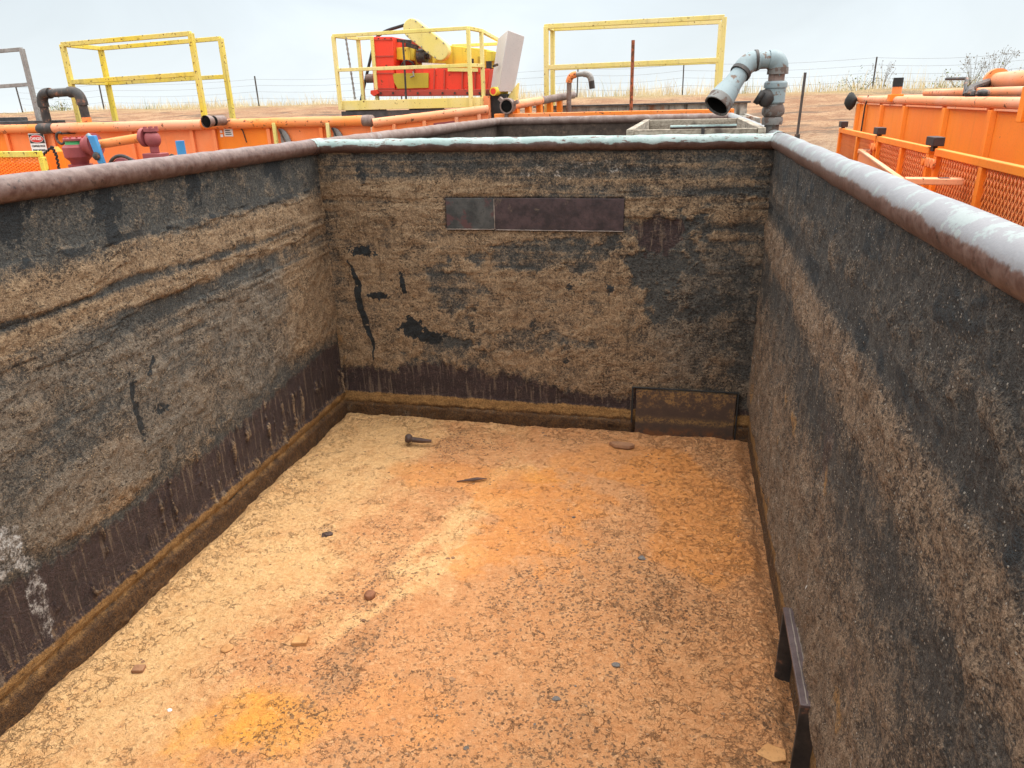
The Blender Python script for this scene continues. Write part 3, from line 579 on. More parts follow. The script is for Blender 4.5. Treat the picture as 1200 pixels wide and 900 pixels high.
for mi, (cnt, nm, lb) in enumerate(((300, 'slate_chips', 'small slate grey flakes of scale strewn over the dried mud'), (2600, 'mud_crumbs', 'small brown crumbs and flakes of mud strewn over the tank floor'))):
    mb = MB()
    for i in range(cnt):
        y = 1.3+3.4*random.random()**1.2; x = random.uniform(.05, 2.93)
        if mi == 0 and random.random() < .6: x = random.gauss(1.9, .5); y = abs(random.gauss(0, .6))+1.5
        x = min(max(x, .04), 2.93); y = min(y, 4.7)
        if float(fbm(np.array([x*2.3]), np.array([y*2.3]), 3, 70+mi)[0])+.12 < random.random()*.75: continue
        chip_mb(mb, x, y, random.choice((.003, .004, .005, .007, .010 if mi else .012, .015 if random.random() < .25 else .006)), random.uniform(.002, .005))
    tag(mb.build(nm, crumb[mi], sharp=10), lb, 'debris', kind='stuff')
def rock(name, x, y, r, mat, label, cat, sq=(1, .8, .6), jit=.12, box=False):
    z = fz_at(x, y); mb = MB()
    if box:
        h = r*.55; c0 = random.uniform(.2, .5); pts = []
        for k, (sx, sy) in enumerate(((-1, -1), (1, -1), (1, 1), (-1, 1))):
            a, b = sx*r*random.uniform(.85, 1.05), sy*r*.75*random.uniform(.85, 1.05); pts.append((x+a*math.cos(c0)-b*math.sin(c0), y+a*math.sin(c0)+b*math.cos(c0), z-.004))
        mb.prism(pts, (random.uniform(-.1, .1)*r, .0, h*1.3))
        o = mb.build(name, mat, None, r*.12, (x, y, z))
    else:
        mb.ball((x, y, z+r*sq[2]*.30), r, sq, jit*1.3, 9, 6); o = mb.build(name, mat, None, r*.1, (x, y, z), 22)
    return tag(o, label, cat)
stone = {'red': rusty('red_stone', (.20, .075, .032), (.27, .11, .05), None, .8), 'tan': rusty('tan_clod', (.42, .20, .07), (.50, .26, .10), None, .9), 'slate': rusty('slate_stone', (.10, .085, .075), (.17, .15, .135), None, .85), 'dark': rusty('rusty_scrap', (.045, .025, .02), (.09, .045, .03), None, .65), 'white': rusty('white_chip', (.62, .60, .56), (.7, .68, .65), None, .7), 'brown': rusty('brown_clod', (.25, .12, .06), (.32, .16, .08), None, .85)}
p = atz(433, 694, .02); rock('stone', p.x, p.y, .034, stone['red'], 'rounded red brown stone lying alone on the pale mud left of the middle', 'stone', (.85, 1, .7), .05)
p = atz(351, 750, .02); rock('clod', p.x, p.y, .036, stone['tan'], 'squarish tan clod of mud nearest the yellow orange patch', 'clod', box=True)
p = atz(266, 760, .01); rock('clod', p.x, p.y, .032, stone['tan'], 'flat rounded tan clod left of the squarish one', 'clod', (1, .8, .35))
p = atz(162, 783, .01); rock('clod', p.x, p.y, .026, stone['brown'], 'flat dark brown clod near the foot of the left wall', 'clod', box=True, sq=(1, .8, .3))
p = atz(752, 653, .01); rock('stone', p.x, p.y, .021, stone['slate'], 'dark slate stone on the orange mud right of the middle', 'stone', (1, .9, .4), .2)
p = atz(722, 778, .01); rock('stone', p.x, p.y, .018, stone['slate'], 'bluish slate stone before the support bracket', 'stone', (1, .7, .4), .2)
p = atz(652, 817, .01); rock('stone', p.x, p.y, .016, stone['slate'], 'bluish slate stone closest to the bottom edge of the floor in view', 'stone', (1, .8, .5), .2)
p = atz(198, 829, .01); rock('paint_flake', p.x, p.y, .012, stone['white'], 'tiny white flake on the pale mud near the left wall', 'flake', (1, .7, .3), .25)
p = atz(383, 625, .01); rock('clod', p.x, p.y, .030, stone['dark'], 'low dark crumbly clod on the pale mud by the left wall', 'clod', (1, .8, .3), .3)
p = atz(908, 888, .02); mb = MB(); chip_mb(mb, p.x, p.y, .06, .008); tag(mb.build('mud_flake', stone['tan'], None, .002, p), 'thin curled flake of dried mud beside the near end of the support bracket', 'flake')
p = atz(485, 518, .03); o = empty('rusty_bolt', p, 'rusty bolt with a round head lying on the floor before the back wall', 'bolt')
MB().tube([p+Vector((-.01, 0, .018)), p+Vector((.06, .0, .016)), p+Vector((.125, .01, .012))], [.019, .017, .010], 12).build('shank', stone['dark'], o)
MB().ball(p+Vector((-.035, 0, .024)), .036, (.8, 1, .85), .1).build('head', stone['dark'], o)
p = atz(729, 523, .01); mb = MB(); mb.prism([p+Vector(q) for q in ((-.09, .02, -.005), (-.05, -.02, -.005), (.05, -.03, -.005), (.085, .0, -.005), (.06, .03, -.005), (-.04, .035, -.005))], (0, .005, .022)); tag(mb.build('rust_scale', stone['brown'], None, .003, p), 'jagged plate of rust scale on the floor before the square patch plate', 'scrap')
p = atz(555, 563, .012); mb = MB(); mb.tube([p+Vector((-.10, -.03, .0)), p+Vector((0, -.01, .010)), p+Vector((.08, .03, .006))], [.003, .009, .002], 7); mb.tube([p+Vector((-.06, .0, .0)), p+Vector((.02, .01, .012)), p+Vector((.07, .025, .006))], [.002, .007, .003], 7); tag(mb.build('twig', stone['dark'], None, 0, p), 'forked splinter of driftwood lying mid floor', 'twig')

# ------------------------------------------------------------------ wooden trough frame on the tank behind
def wood_material():
    t = NT('weathered_timber'); g1 = t.noise(1, 6, .65, t.scaled((3, 45, 60))); g2 = t.noise(1, 6, .65, t.scaled((45, 3, 60))); nz = t.noise(5, 4)
    c = t.mix((.17, .135, .10), (.43, .37, .29), t.sstep(t.math('MULTIPLY', t.math('ADD', g1, g2), .5), .36, .62)); c = t.mix(c, (.09, .07, .055), t.sstep(nz, .58, .7))
    return t.out(c, .85, t.bump(g1, .4, .004))
M['wood'] = wood_material()
wf = empty('timber_frame', (2.5, 5.9, 1.95), 'weathered grey timber box frame laid over the far tank compartment', 'frame')
zt = 2.022; z0 = zt-.115
x0, x1, ya, yb = 2.09, 2.93, 4.90, 7.05
MB().box((x0, ya, z0), (x0+.045, yb, zt)).build('plank', M['wood'], wf, .004)
MB().box((x1-.045, ya, z0), (x1, yb, zt)).build('plank', M['wood'], wf, .004)
MB().box((x0+.047, ya+.02, z0), (x1-.047, ya+.065, zt-.004)).build('plank', M['wood'], wf, .004)
MB().box((x0+.047, yb-.06, z0), (x1-.047, yb-.015, zt-.004)).build('plank', M['wood'], wf, .004)
MB().tube([(x0+.27, ya+.04, zt+.008), (x1-.17, ya+.04, zt+.010)], .012, 10).build('rod', M['rim_mint'], wf)
MB().bar((x0+.47, ya+.012, zt-.05), (x0+.47, ya+.012, zt+.006), .02, .014).build('rod_clip', M['black_iron'], wf)
MB().box((1.9, 6.5, z0-.08), (W-.004, 6.6, z0-.002)).build('cross_beam', M['dark_crust'], tank)

# ------------------------------------------------------------------ grey discharge gooseneck on the tank corner
Y0 = 5.15
def P(x, y, dy=0): return at(x, y, Y0+dy)
base = P(904.5, 160)
gn = empty('gooseneck_pipe', (base.x, base.y, H), 'large pale grey gooseneck discharge pipe with flared nozzle at the tank corner', 'pipe')
rx = P(908, 110).x
def RZ(y): return P(908, y).z
V3 = lambda z: Vector((rx, Y0, z))
k = Y0/F
MB().tube([V3(H+.02), V3(RZ(146)), V3(RZ(146)), V3(RZ(140)), V3(RZ(137)), V3(RZ(137))], [.045, .045, .062, .066, .06, .045], 18).build('base_fitting', M['grey_pipe_worn'], gn)
zz = [RZ(137), RZ(134), RZ(131), RZ(127), RZ(123), RZ(121)]
MB().tube([V3(z) for z in zz], [.05, .066, .07, .068, .058, .05], 18).build('union_nut', M['grey_pipe_worn'], gn)
vb = MB().tube([V3(RZ(121.5)), V3(RZ(120)), V3(RZ(105)), V3(RZ(103)), V3(RZ(103)), V3(RZ(101)), V3(RZ(97)), V3(RZ(95))], [.058, .064, .064, .062, .070, .071, .069, .06], 20).build('valve_body', M['grey_pipe'], gn)
mb = MB(); hp = P(897, 115, -.06); mb.ball(hp, .052, (1.0, .7, 1.0), .06); mb.cyl(hp, V3(RZ(115)), .025); mb.bar(hp+Vector((-.06, -.02, -.03)), hp+Vector((-.02, -.03, .04)), .03, .03); mb.build('valve_handle', M['black_iron'], vb, sharp=180)
MB().tube([V3(RZ(96)), V3(RZ(86))], .049, 18).build('riser', M['rust_pipe'], gn)
top = P(911.5, 70.5); top = Vector((rx+.004, Y0, top.z))
left = P(876, 71.5, -.03)
pts = [Vector((top.x, Y0, RZ(87)))]+[Vector((top.x, Y0, RZ(79)))]+elbow((top.x, Y0, RZ(79)), (top.x, Y0, top.z+.004), left, .062, 10)
MB().tube(pts[:2], [.064, .062], 20).build('elbow_socket', M['grey_pipe_worn'], gn)
MB().tube(pts[1:], [.060]*3+[.062]*(len(pts)-6)+[.058, .056], 20).build('elbow', M['grey_pipe'], gn)
arm_a = pts[-1]; mb = MB(); mb.tube([arm_a, left], .050, 20); mb.build('arm', M['grey_pipe'], gn)
nz0 = P(868, 85, -.08); nz1 = P(855, 103, -.14); nz2 = P(839.5, 124.5, -.22)
cp = elbow(arm_a, left, nz0, .07, 8)
MB().tube([cp[0]+(arm_a-left).normalized()*.0, *cp[1:], nz0], [.056]+[.060]*(len(cp)-1)+[.058], 20).build('elbow', M['grey_pipe'], gn)
d = (nz2-nz0).normalized()
MB().tube([nz0-d*.012, nz0+d*.012], .064, 20).build('coupling_ring', M['black_iron'], gn)
dl = (left-arm_a).normalized(); MB().tube([left-dl*.058, left-dl*.040], .063, 20).build('coupling_ring', M['black_iron'], gn)
L = (nz2-nz0).length
nzl = MB(); nzl.tube([nz0, nz0+d*L*.32, nz0+d*L*.62, nz0+d*L*.80], [.052, .057, .073, .078], 24, cap=False); nzl.build('nozzle', M['grey_pipe'], gn)
nl = MB(); nl.tube([nz0+d*L*.78, nz0+d*L*.80, nz2, nz2, nz2-d*.012], [.076, .081, .081, .073, .072], 24, cap=False); nl.build('nozzle_lip', M['grey_pipe_worn'], gn)
MB().tube([nz2-d*.012, nz0+d*L*.55, nz0+d*L*.5], [.072, .058, .001], 24, cap=False).build('bore', M['bore_shade'], gn)  # shade inside the nozzle put into the colour

# ------------------------------------------------------------------ orange tank on the left, facing across
T2Y = 10.5
t2 = empty('orange_tank', (-5.5, T2Y, 0), 'orange steel tank with ribs standing crosswise beyond the left rim', 'tank')
zr = 1.965
edges = [(-9.9, -8.42, 'orange'), (-8.42, -7.52, 'salmon'), (-7.52, -7.22, 'orange'), (-7.22, -6.05, 'salmon'), (-6.05, -4.95, 'salmon'), (-4.95, -4.60, 'salmon'), (-4.60, -3.66, 'orange'), (-3.66, -2.75, 'salmon'), (-2.75, -2.03, 'salmon')]
for a, b, m in edges: MB().box((a+.003, T2Y, -.25), (b-.003, T2Y+.012, zr)).build('wall_panel', M[m], t2)
for x in (-8.42, -7.52, -6.05, -4.97, -4.58, -3.66, -2.80): MB().bar((x, T2Y-.025, -.25), (x, T2Y-.025, zr-.06), .055, .045, (0, 1, 0)).build('rib', M['salmon'], t2, .004)
MB().tube(wob((-9.9, T2Y-.03, zr), (-7.75, T2Y-.03, zr+.005), .07, 20), .068, 20).build('rim_pipe', M['rim_orange'], t2)
mb = MB(); mb.tube(wob((-7.55, T2Y-.09, zr+.005), (-4.75, T2Y-.05, zr+.012), .07, 20), .074, 20); mb.build('rim_pipe', M['pink_rim'], t2)
MB().tube([(-7.72, T2Y-.09, zr), (-7.70, T2Y-.09, zr), (-7.66, T2Y-.09, zr), (-7.40, T2Y-.09, zr+.004)], [.04, .07, .082, .080], 20).build('end_cap', M['black_iron'], t2)
MB().tube(wob((-4.75, T2Y-.03, zr+.012), (-2.06, T2Y-.03, zr+.02), .07, 20), .072, 20).build('rim_pipe', M['rim_orange'], t2)
MB().tube([(-2.12, T2Y-.03, zr+.02), (-2.04, T2Y-.03, zr+.02), (-1.97, T2Y-.03, zr+.02), (-1.94, T2Y-.03, zr+.02)], [.076, .080, .076, .045], 20).build('end_cap', M['rust_pipe'], t2)
sa = at(241, 142.5, T2Y-.5); sb = at(262, 141, T2Y-.12)
mb = MB(); mb.tube([sa, sa.lerp(sb, .12), sa.lerp(sb, .3), sb], [.088, .088, .074, .072], 18, cap=False); ob_ = mb.build('outlet_stub', M['rust_pipe'], t2); bore(sa.lerp(sb, .03), sa-sb, .074, ob_)
# end wall going back from the corner
ca = at(437, 144, 10.4); cb = at(572, 128, 11.08)
MB().tube(wob(ca, cb, .05, 20), .062, 18).build('rim_pipe', M['pink_rim'], t2)
off = Vector((0, 0, -2.1))
MB().hexa([ca+Vector((-.02, 0, 0))+off, ca+Vector((.0, 0, 0))+off, cb+off, cb+Vector((-.02, 0, 0))+off, ca+Vector((-.02, 0, -.05)), ca+Vector((0, 0, -.05)), cb+Vector((0, 0, -.05)), cb+Vector((-.02, 0, -.05))]).build('wall_panel', M['salmon'], t2)
for f_ in (.16, .42, .70, .9):
    q = ca.lerp(cb, f_); MB().bar(q+Vector((.035, 0, -2.0)), q+Vector((.035, 0, -.05)), .05, .06, (0, 1, 0)).build('rib', M['pink_rim'], t2, .004)
q0 = ca.lerp(cb, .5); q1 = ca.lerp(cb, .68); MB().hexa([q0+Vector((.03, 0, -.28)), q0+Vector((.045, 0, -.28)), q1+Vector((.045, 0, -.28)), q1+Vector((.03, 0, -.28)), q0+Vector((.03, 0, -.10)), q0+Vector((.045, 0, -.10)), q1+Vector((.045, 0, -.10)), q1+Vector((.03, 0, -.10))]).build('access_plate', M['maroon'], t2)
# top deck and beams
MB().box((-9.9, T2Y+.02, zr-.10), (-2.4, 13.4, zr-.04)).build('top_deck', M['dark_deck'], t2)
for (xa, xb, yy, hh) in ((-9.9, -7.62, 10.75, .12), (-9.9, -8.6, 11.0, .18), (-7.0, -6.45, 10.75, .085), (-3.9, -2.95, 11.4, .05)):
    MB().box((xa, yy, zr-.03), (xb, yy+.16, zr+hh)).build('deck_beam', M['dark_deck'], t2, .006)
# yellow hooks on the wall
for xx, m in ((320, 'maroon'), (383, 'maroon')):
    a = at(xx, 144, T2Y-.12); h = Vector((0, 0, 0))
    hk = MB().bar((a.x, T2Y-.10, 1.55), (a.x, T2Y-.10, a.z-.0), .05, .045, (0, 1, 0)).build('hook_post', M['pale_yellow'], t2, .004)
    mb = MB(); pl = []
    for i in range(9):
        an = R(90*i/8); pl.append((a.x+.05+.16*math.sin(an)*1.0, T2Y-.045, 1.66+.24*math.cos(an)))
    mb.prism([(a.x+.05, T2Y-.045, 1.60)]+pl, (0, .02, 0)); mb.build('hook_plate', M['grey_tube'], hk)
    MB().bar((a.x+.05, T2Y-.075, 1.90), (a.x+.17, T2Y-.075, 1.62), .018, .018).build('hook_strap', M['black_iron'], hk)
# small decals
a = at(267, 153, T2Y-.01); MB().box((a.x-.075, T2Y-.004, a.z-.085), (a.x+.075, T2Y-.001, a.z+.085)).build('notice_plate', M['white'], t2)
MB().box((a.x-.065, T2Y-.008, a.z+.03), (a.x+.065, T2Y-.0045, a.z+.07)).build('notice_header', M['maroon'], t2)
mb = MB()
for kk in range(3): mb.box((a.x-.05, T2Y-.008, a.z-.06+kk*.028), (a.x+.05-.01*kk, T2Y-.0045, a.z-.05+kk*.028))
mb.build('notice_print', M['sign_black'], t2)
a = at(259, 155, T2Y-.01); mb = MB()
for kk in range(3): mb.box((a.x-.02, T2Y-.006, a.z-.07+kk*.06), (a.x+.02, T2Y-.001, a.z-.03+kk*.06))
mb.build('decal', M['white'], t2)
# hose scratch hanging on the orange panel
a = at(277, 146, T2Y-.02); b = at(289, 167, T2Y-.02); MB().tube([a, a.lerp(b, .4)+Vector((.04, 0, .02)), b], .008, 8).build('cable', M['rubber'], t2)

# safety sign
def text_mesh(body, size, mat, name, parent, loc, depth=.0015, sx=1.0):
    cu = bpy.data.curves.new(name, 'FONT'); cu.body = body; cu.size = size; cu.align_x = 'CENTER'; cu.align_y = 'CENTER'; cu.extrude = depth; cu.offset = size*.012
    ob = bpy.data.objects.new('tmp', cu); COL.objects.link(ob); dg = bpy.context.evaluated_depsgraph_get(); me = bpy.data.meshes.new_from_object(ob.evaluated_get(dg)); bpy.data.objects.remove(ob)
    me.transform(Matrix.Translation(loc) @ Matrix.Rotation(R(90), 4, 'X') @ Matrix.Diagonal((sx, 1, 1, 1)))
    me.materials.clear(); return link_mesh(name, me, mat, parent)
sc_ = at(42, 168, T2Y-.1); sgn = empty('safety_sign', (sc_.x, T2Y-.06, sc_.z), 'white danger sign with red oval on the orange tank wall', 'sign')
sy = T2Y-.06
MB().box((sc_.x-.15, sy, sc_.z-.165), (sc_.x+.15, sy+.006, sc_.z+.15)).build('plate', M['white'], sgn, .004)
MB().box((sc_.x-.14, sy-.004, sc_.z+.0), (sc_.x+.14, sy-.001, sc_.z+.138)).build('header', M['sign_black'], sgn)
ov = [(sc_.x+.128*math.cos(2*math.pi*i/28), sy-.0045, sc_.z+.069+.056*math.sin(2*math.pi*i/28)) for i in range(28)]
MB().prism([(sc_.x+(p[0]-sc_.x)*1.05, p[1], sc_.z+.069+(p[2]-sc_.z-.069)*1.1) for p in ov], (0, -.002, 0)).build('oval_border', M['white'], sgn)
MB().prism([(p[0], p[1]-.0025, p[2]) for p in ov], (0, -.002, 0)).build('oval', M['sign_red'], sgn)
text_mesh('DANGER', .066, M['white'], 'lettering', sgn, Vector((sc_.x, sy-.011, sc_.z+.069)), sx=.82)
text_mesh('CONFINED SPACE', .040, M['sign_black'], 'lettering', sgn, Vector((sc_.x, sy-.004, sc_.z-.045)), sx=.78)
text_mesh('PERMIT REQUIRED', .040, M['sign_black'], 'lettering', sgn, Vector((sc_.x, sy-.004, sc_.z-.11)), sx=.74)
for sx_ in (-1, 1): MB().bar((sc_.x+sx_*.1, sy+.006, sc_.z), (sc_.x+sx_*.1, T2Y-.002, sc_.z), .02, .02).build('stand_off', M['black_iron'], sgn)

# ------------------------------------------------------------------ handrails
def rail_frame(root, mat, posts, rails, r=.028, name_p='post'):
    for a, b in posts: MB().bar(a, b, r*2, r*2, (0, 1, 0)).build('post', mat, root, .005)
    for a, b in rails: MB().bar(a, b, r*1.8, r*1.8).build('rail', mat, root, .005)
def V(x, y, z): return Vector((x, y, z))
h1 = empty('handrail', (-6.2, 11, 1.95), 'yellow tube handrail left of the red machine, on the orange tank', 'railing')
fl, fr, bl, b_r = (-7.42, 11.0), (-5.06, 11.0), (-7.56, 12.0), (-5.2, 12.0)
rail_frame(h1, M['yellow'], [(V(*p, 1.93), V(*p, zz)) for p, zz in ((fl, 3.22), (fr, 3.29), (bl, 3.22), (b_r, 3.29))],
   [(V(fl[0], 11, 3.22), V(fr[0], 11, 3.285)), (V(fl[0], 11.0, 2.66), V(fr[0], 11.0, 2.715)), (V(bl[0], 12, 3.22), V(b_r[0], 12, 3.285)), (V(bl[0], 12.0, 2.66), V(b_r[0], 12.0, 2.70)), (V(fl[0], 11, 3.22), V(bl[0], 12, 3.22)), (V(fl[0], 11, 2.66), V(bl[0], 12, 2.66))], .037)
h2 = empty('handrail', (-8.6, 11, 1.95), 'weathered grey tube handrail at the far left edge', 'railing')
rail_frame(h2, M['grey_tube'], [(V(-8.22, 11, 1.93), V(-8.22, 11, 3.19)), (V(-10.2, 11, 1.93), V(-10.2, 11, 3.15))], [(V(-8.22, 11, 3.18), V(-10.2, 11, 3.13)), (V(-8.22, 11, 2.65), V(-10.2, 11, 2.60))], .032)
h3 = empty('handrail', (1.5, 13, 1.95), 'long pale yellow handrail behind the timber frame, right of the machine', 'railing')
A = at(640, 31, 13); B = at(849, 20, 13); Am = at(642, 79, 13); Bm = at(846, 70, 13); A2 = at(647.5, 34, 14); B2 = at(845, 25.5, 14); A2m = at(650, 80, 14); B2m = at(843, 72, 14)
rail_frame(h3, M['pale_yellow'], [(V(A.x, 13, 1.9), A), (V(B.x, 13, 1.9), B), (V(A2.x, 14, 1.9), A2), (V(B2.x, 14, 1.9), B2)], [(A, B), (Am, Bm), (A2, B2), (A2m, B2m), (A, A2)], .038)

# ------------------------------------------------------------------ goosenecks and pipes on the tanks
g1 = empty('gooseneck_pipe', (-7.3, 10.62, 2.0), 'short black iron gooseneck pipe before the left yellow handrail', 'pipe')
pa, pb, pc, pd = V(-7.70, 10.62, 1.94), V(-7.70, 10.62, 2.49), V(-6.90, 10.55, 2.50), V(-6.88, 10.55, 1.98)
MB().tube([pa, pb-V(0, 0, .12)], .066, 18).build('leg', M['black_iron'], g1); MB().tube([pd, pc-V(0, 0, .12)], .066, 18).build('leg', M['black_iron'], g1)
MB().tube([pb+V(.1, 0, 0), pc-V(.1, 0, 0)], .064, 18).build('crossover', M['black_iron'], g1)
for a, b, c in ((pa, pb, pc), (pd, pc, pb)):
    e = elbow(a, b, c, .15, 8); MB().tube([e[0]-V(0, 0, .05)]+e+[e[-1]+(c-b).normalized()*.05], [.083, .083]+[.08]*(len(e)-2)+[.083, .083], 18).build('elbow', M['black_iron'], g1)
MB().tube([pd-V(0, 0, .02), pd+V(0, 0, .14)], .070, 18).build('rusty_collar', M['rim_orange'], g1)
g2 = empty('gooseneck_pipe', (.7, 13.4, 2.0), 'small grey gooseneck pipe with an orange elbow, beyond the timber frame', 'pipe')
q = [at(666.5, 116, 13.4), at(667, 88, 13.4), at(692, 86, 13.4), at(694, 104, 13.4)]; q[0].z = 1.9
MB().tube([q[0], q[1]-V(0, 0, .1)], .042, 14).build('leg', M['rust_pipe'], g2)
e = elbow(q[0], q[1], q[2], .12, 7); MB().tube(e, .056, 14).build('elbow', M['rim_orange'], g2)
e2 = elbow(q[1], q[2], q[3], .12, 7); MB().tube([e[-1], e2[0]], .042, 14).build('crossover', M['grey_tube'], g2); MB().tube(e2, .052, 14).build('elbow', M['grey_tube'], g2)
mb = MB(); mb.tube([e2[-1], q[3]], .05, 14); mb.build('spout', M['black_iron'], g2)
# pipe with hammer union resting on brackets
up_ = empty('union_pipe', (.2, 11, 2.0), 'rust streaked orange grey pipe with a lugged coupling, right of the grey steel box', 'pipe')
ua = at(594, 124.5, 10.9); ub = at(672, 111.5, 14.2); ud = (ub-ua).normalized()
um = ua.lerp(ub, .45); MB().tube(wob(ua, um, .05, 8, .002), .062, 18).build('pipe', M['pink_rim'], up_); MB().tube(wob(um, ub, .05, 8, .002), .061, 18).build('pipe', M['rust_pipe'], up_)
mb = MB(); mb.tube([ua-ud*.02, ua+ud*.02, ua+ud*.1, ua+ud*.14], [.105, .112, .105, .07], 20, cap=False); mb.pipe_end(ua-ud*.02, -ud, .105, .15)
sx = ud.cross(V(0, 0, 1)).normalized()
for an in (20, 140, 260):
    dv = sx*math.cos(R(an))+V(0, 0, 1)*math.sin(R(an)); mb.bar(ua+ud*.05+dv*.08, ua+ud*.05+dv*.17, .05, .07, ud)
mb.build('hammer_union', M['rust_pipe'], up_, .006); bore(ua-ud*.012, -ud, .085, up_)
for f_ in (.12, .28, .44, .60, .76):
    c_ = ua.lerp(ub, f_); MB().box((c_.x-.05, c_.y-.09, 1.85), (c_.x+.03, c_.y+.09, c_.z-.055)).build('bracket', M['orange'], up_, .004)

# ------------------------------------------------------------------ inner tank behind
t3 = empty('settling_tank', (1.6, 12, 0), 'low weathered tank with a chipped orange front rim, behind the timber frame', 'tank')
MB().box((-.25, 10.98, -.25), (3.05, 11.06, 1.87)).build('front_wall', M['dark_crust'], t3)
MB().box((-.28, 10.95, 1.90), (3.08, 11.09, 2.03)).build('rim_beam', M['rim_orange'], t3, .008)
t = NT('weathered_tank_steel'); f = t.noise(5, 6, .7); s_ = t.noise(1, 5, .6, t.scaled((12, 12, 1.2))); c = t.mix((.24, .23, .20), (.50, .47, .41), t.sstep(f, .38, .62)); c = t.mix(c, (.09, .075, .06), t.sstep(s_, .52, .66)); c = t.mix(c, (.26, .11, .05), t.sstep(t.noise(2.5, 5), .58, .68))
M['weathered'] = t.out(c, .8, t.bump(f, .5, .01))
MB().box((-.2, 13.8, -.25), (3.45, 13.86, 2.07)).build('rear_wall', M['weathered'], t3)
MB().box((-.25, 13.74, 2.072), (3.5, 13.95, 2.10)).build('rear_cap', M['dark_deck'], t3, .006)
MB().box((-.27, 11.1, -.25), (-.21, 13.78, 1.84)).build('side_wall', M['orange'], t3)
MB().box((3.4, 11.1, -.25), (3.45, 13.78, 1.9)).build('side_wall', M['weathered'], t3)
mb = MB()
for yy in (12.3, 13.0): mb.bar((-.2, yy, 1.86), (3.4, yy, 1.86), .12, .06)
mb.build('cross_brace', M['weathered'], t3, .005)
ra = at(742, 47, 12.6); rb = at(740, 118, 12.6); rd = MB().tube([V(rb.x, 12.6, 1.2), ra], .027, 10).build('marker_rod', M['rod'], None, 0, V(rb.x, 12.6, 1.2)); tag(rd, 'thin upright rod, orange at the top and dark below, standing in the low tank', 'rod')

# ------------------------------------------------------------------ shale shaker and its platform
SY = 11.2
pf = empty('service_platform', (-1.65, SY, 1.95), 'pale yellow railed platform round the red machine', 'platform')
MB().box((-2.76, SY, 2.125), (-.56, SY+.05, 2.262)).build('toe_board', M['pale_yellow'], pf, .004)
MB().box((-2.74, SY+.06, 2.13), (-.58, SY+1.6, 2.17)).build('grating', M['dark_deck'], pf)
mb = MB()
for x in (-2.7, -1.65, -.65):
    mb.box((x-.06, SY+.1, 1.92), (x+.06, SY+1.5, 2.128))
mb.build('bearer', M['dark_deck'], pf)
MB().box((-2.8, SY+.02, 1.93), (-.5, SY+.12, 2.11)).build('skid_beam', M['dark_deck'], pf)
MB().box((-.60, SY+.06, 2.125), (-.555, SY+.9, 2.262)).build('toe_board', M['pale_yellow'], pf, .004)
zt_, zm_ = 3.17, 2.70
xl, xr_ = -2.78, -.68
rail_frame(pf, M['pale_yellow'], [(V(xl, SY-.03, 2.13), V(xl, SY-.03, zt_)), (V(xr_, SY-.03, 2.13), V(xr_, SY-.03, zt_+.02)), (V(-.56, SY+.25, 2.2), V(-.56, SY+.25, zt_)), (V(-2.40, SY+.55, 2.17), V(-2.40, SY+.55, zt_+.02)), (V(-2.66, SY+.6, 2.17), V(-2.66, SY+.6, zt_)), (V(-.50, SY+1.5, 2.2), V(-.50, SY+1.5, 3.08))],
   [(V(xl, SY-.03, zt_), V(xr_, SY-.03, zt_+.02)), (V(xl, SY-.03, zm_), V(xr_, SY-.03, zm_)), (V(xr_, SY-.03, zt_+.02), V(-.56, SY+.25, zt_)), (V(xr_, SY-.03, zm_), V(-.56, SY+.25, zm_)), (V(xl, SY-.03, zt_), V(-2.66, SY+.6, zt_)), (V(-2.66, SY+.6, zt_), V(-2.40, SY+.55, zt_)), (V(-1.4, SY+1.5, 3.07), V(-.50, SY+1.5, 3.07)), (V(-.56, SY+.25, zt_), V(-.5, SY+1.5, 3.07))], .027)
sh = empty('shale_shaker', (-1.6, 11.9, 2.17), 'red and yellow shale shaker machine inside the pale yellow railing', 'machine')
KY = 11.75
def q2(x, y, Y=KY): p = at(x, y, Y); return (p.x, Y, p.z)
def poly(pts, Y=KY): return [q2(x, y, Y) for x, y in pts]
MB().prism(poly([(433.5, 43), (460, 43), (463, 107), (438, 107)]), (0, .95, 0)).build('end_tower', M['red'], sh, .01)
MB().prism(poly([(463.5, 80), (574, 80.5), (571, 105), (464, 105)], KY+.02), (0, .9, 0)).build('bed', M['red'], sh, .008)
MB().prism(poly([(436, 105.5), (571, 104.5), (569, 112), (443, 113)], KY-.05), (0, 1.05, 0)).build('base_beam', M['dull_red'], sh, .008)
MB().prism(poly([(434, 106), (441, 105), (443, 110), (438, 113), (434, 110)], KY-.10), (0, .05, 0)).build('beam_nose', M['red'], sh, .004)
MB().prism(poly([(460, 86), (502, 85.5), (502, 103), (466, 104), (462, 97)], KY-.005), (0, .02, 0)).build('door_panel', M['old_yellow'], sh, .003)
MB().prism(poly([(508.5, 82), (510, 82), (509, 105), (507.5, 105)], KY-.0), (0, .02, 0)).build('stiffener', M['dull_red'], sh)
for x in (484, 520, 541, 556): MB().prism(poly([(x, 81.5), (x+1.4, 81.5), (x+1.2, 104.5), (x-.2, 104.5)] if x > 503 else [(x, 81), (x+1.4, 81), (x+1.4, 84.5), (x, 84.5)], KY-.008), (0, .026, 0)).build('stiffener', M['dull_red'], sh)
for y in (46.5, 66, 86, 104): MB().bar(q2(435+(y-44)*.06, y, KY-.006), q2(460+(y-44)*.04, y-.2, KY-.006), .012, .018).build('seam', M['dull_red'], sh)
for k in range(9): x = 446+k*14.5; MB().tube([q2(x, 109, KY-.05), q2(x, 109, KY-.07)], .018, 6).build('bolt', M['black_iron'], sh)
for k in range(4): MB().tube([q2(436+k*7.4, 45.2, KY), q2(436+k*7.4, 45.2, KY-.015)], .012, 6).build('bolt', M['black_iron'], sh)
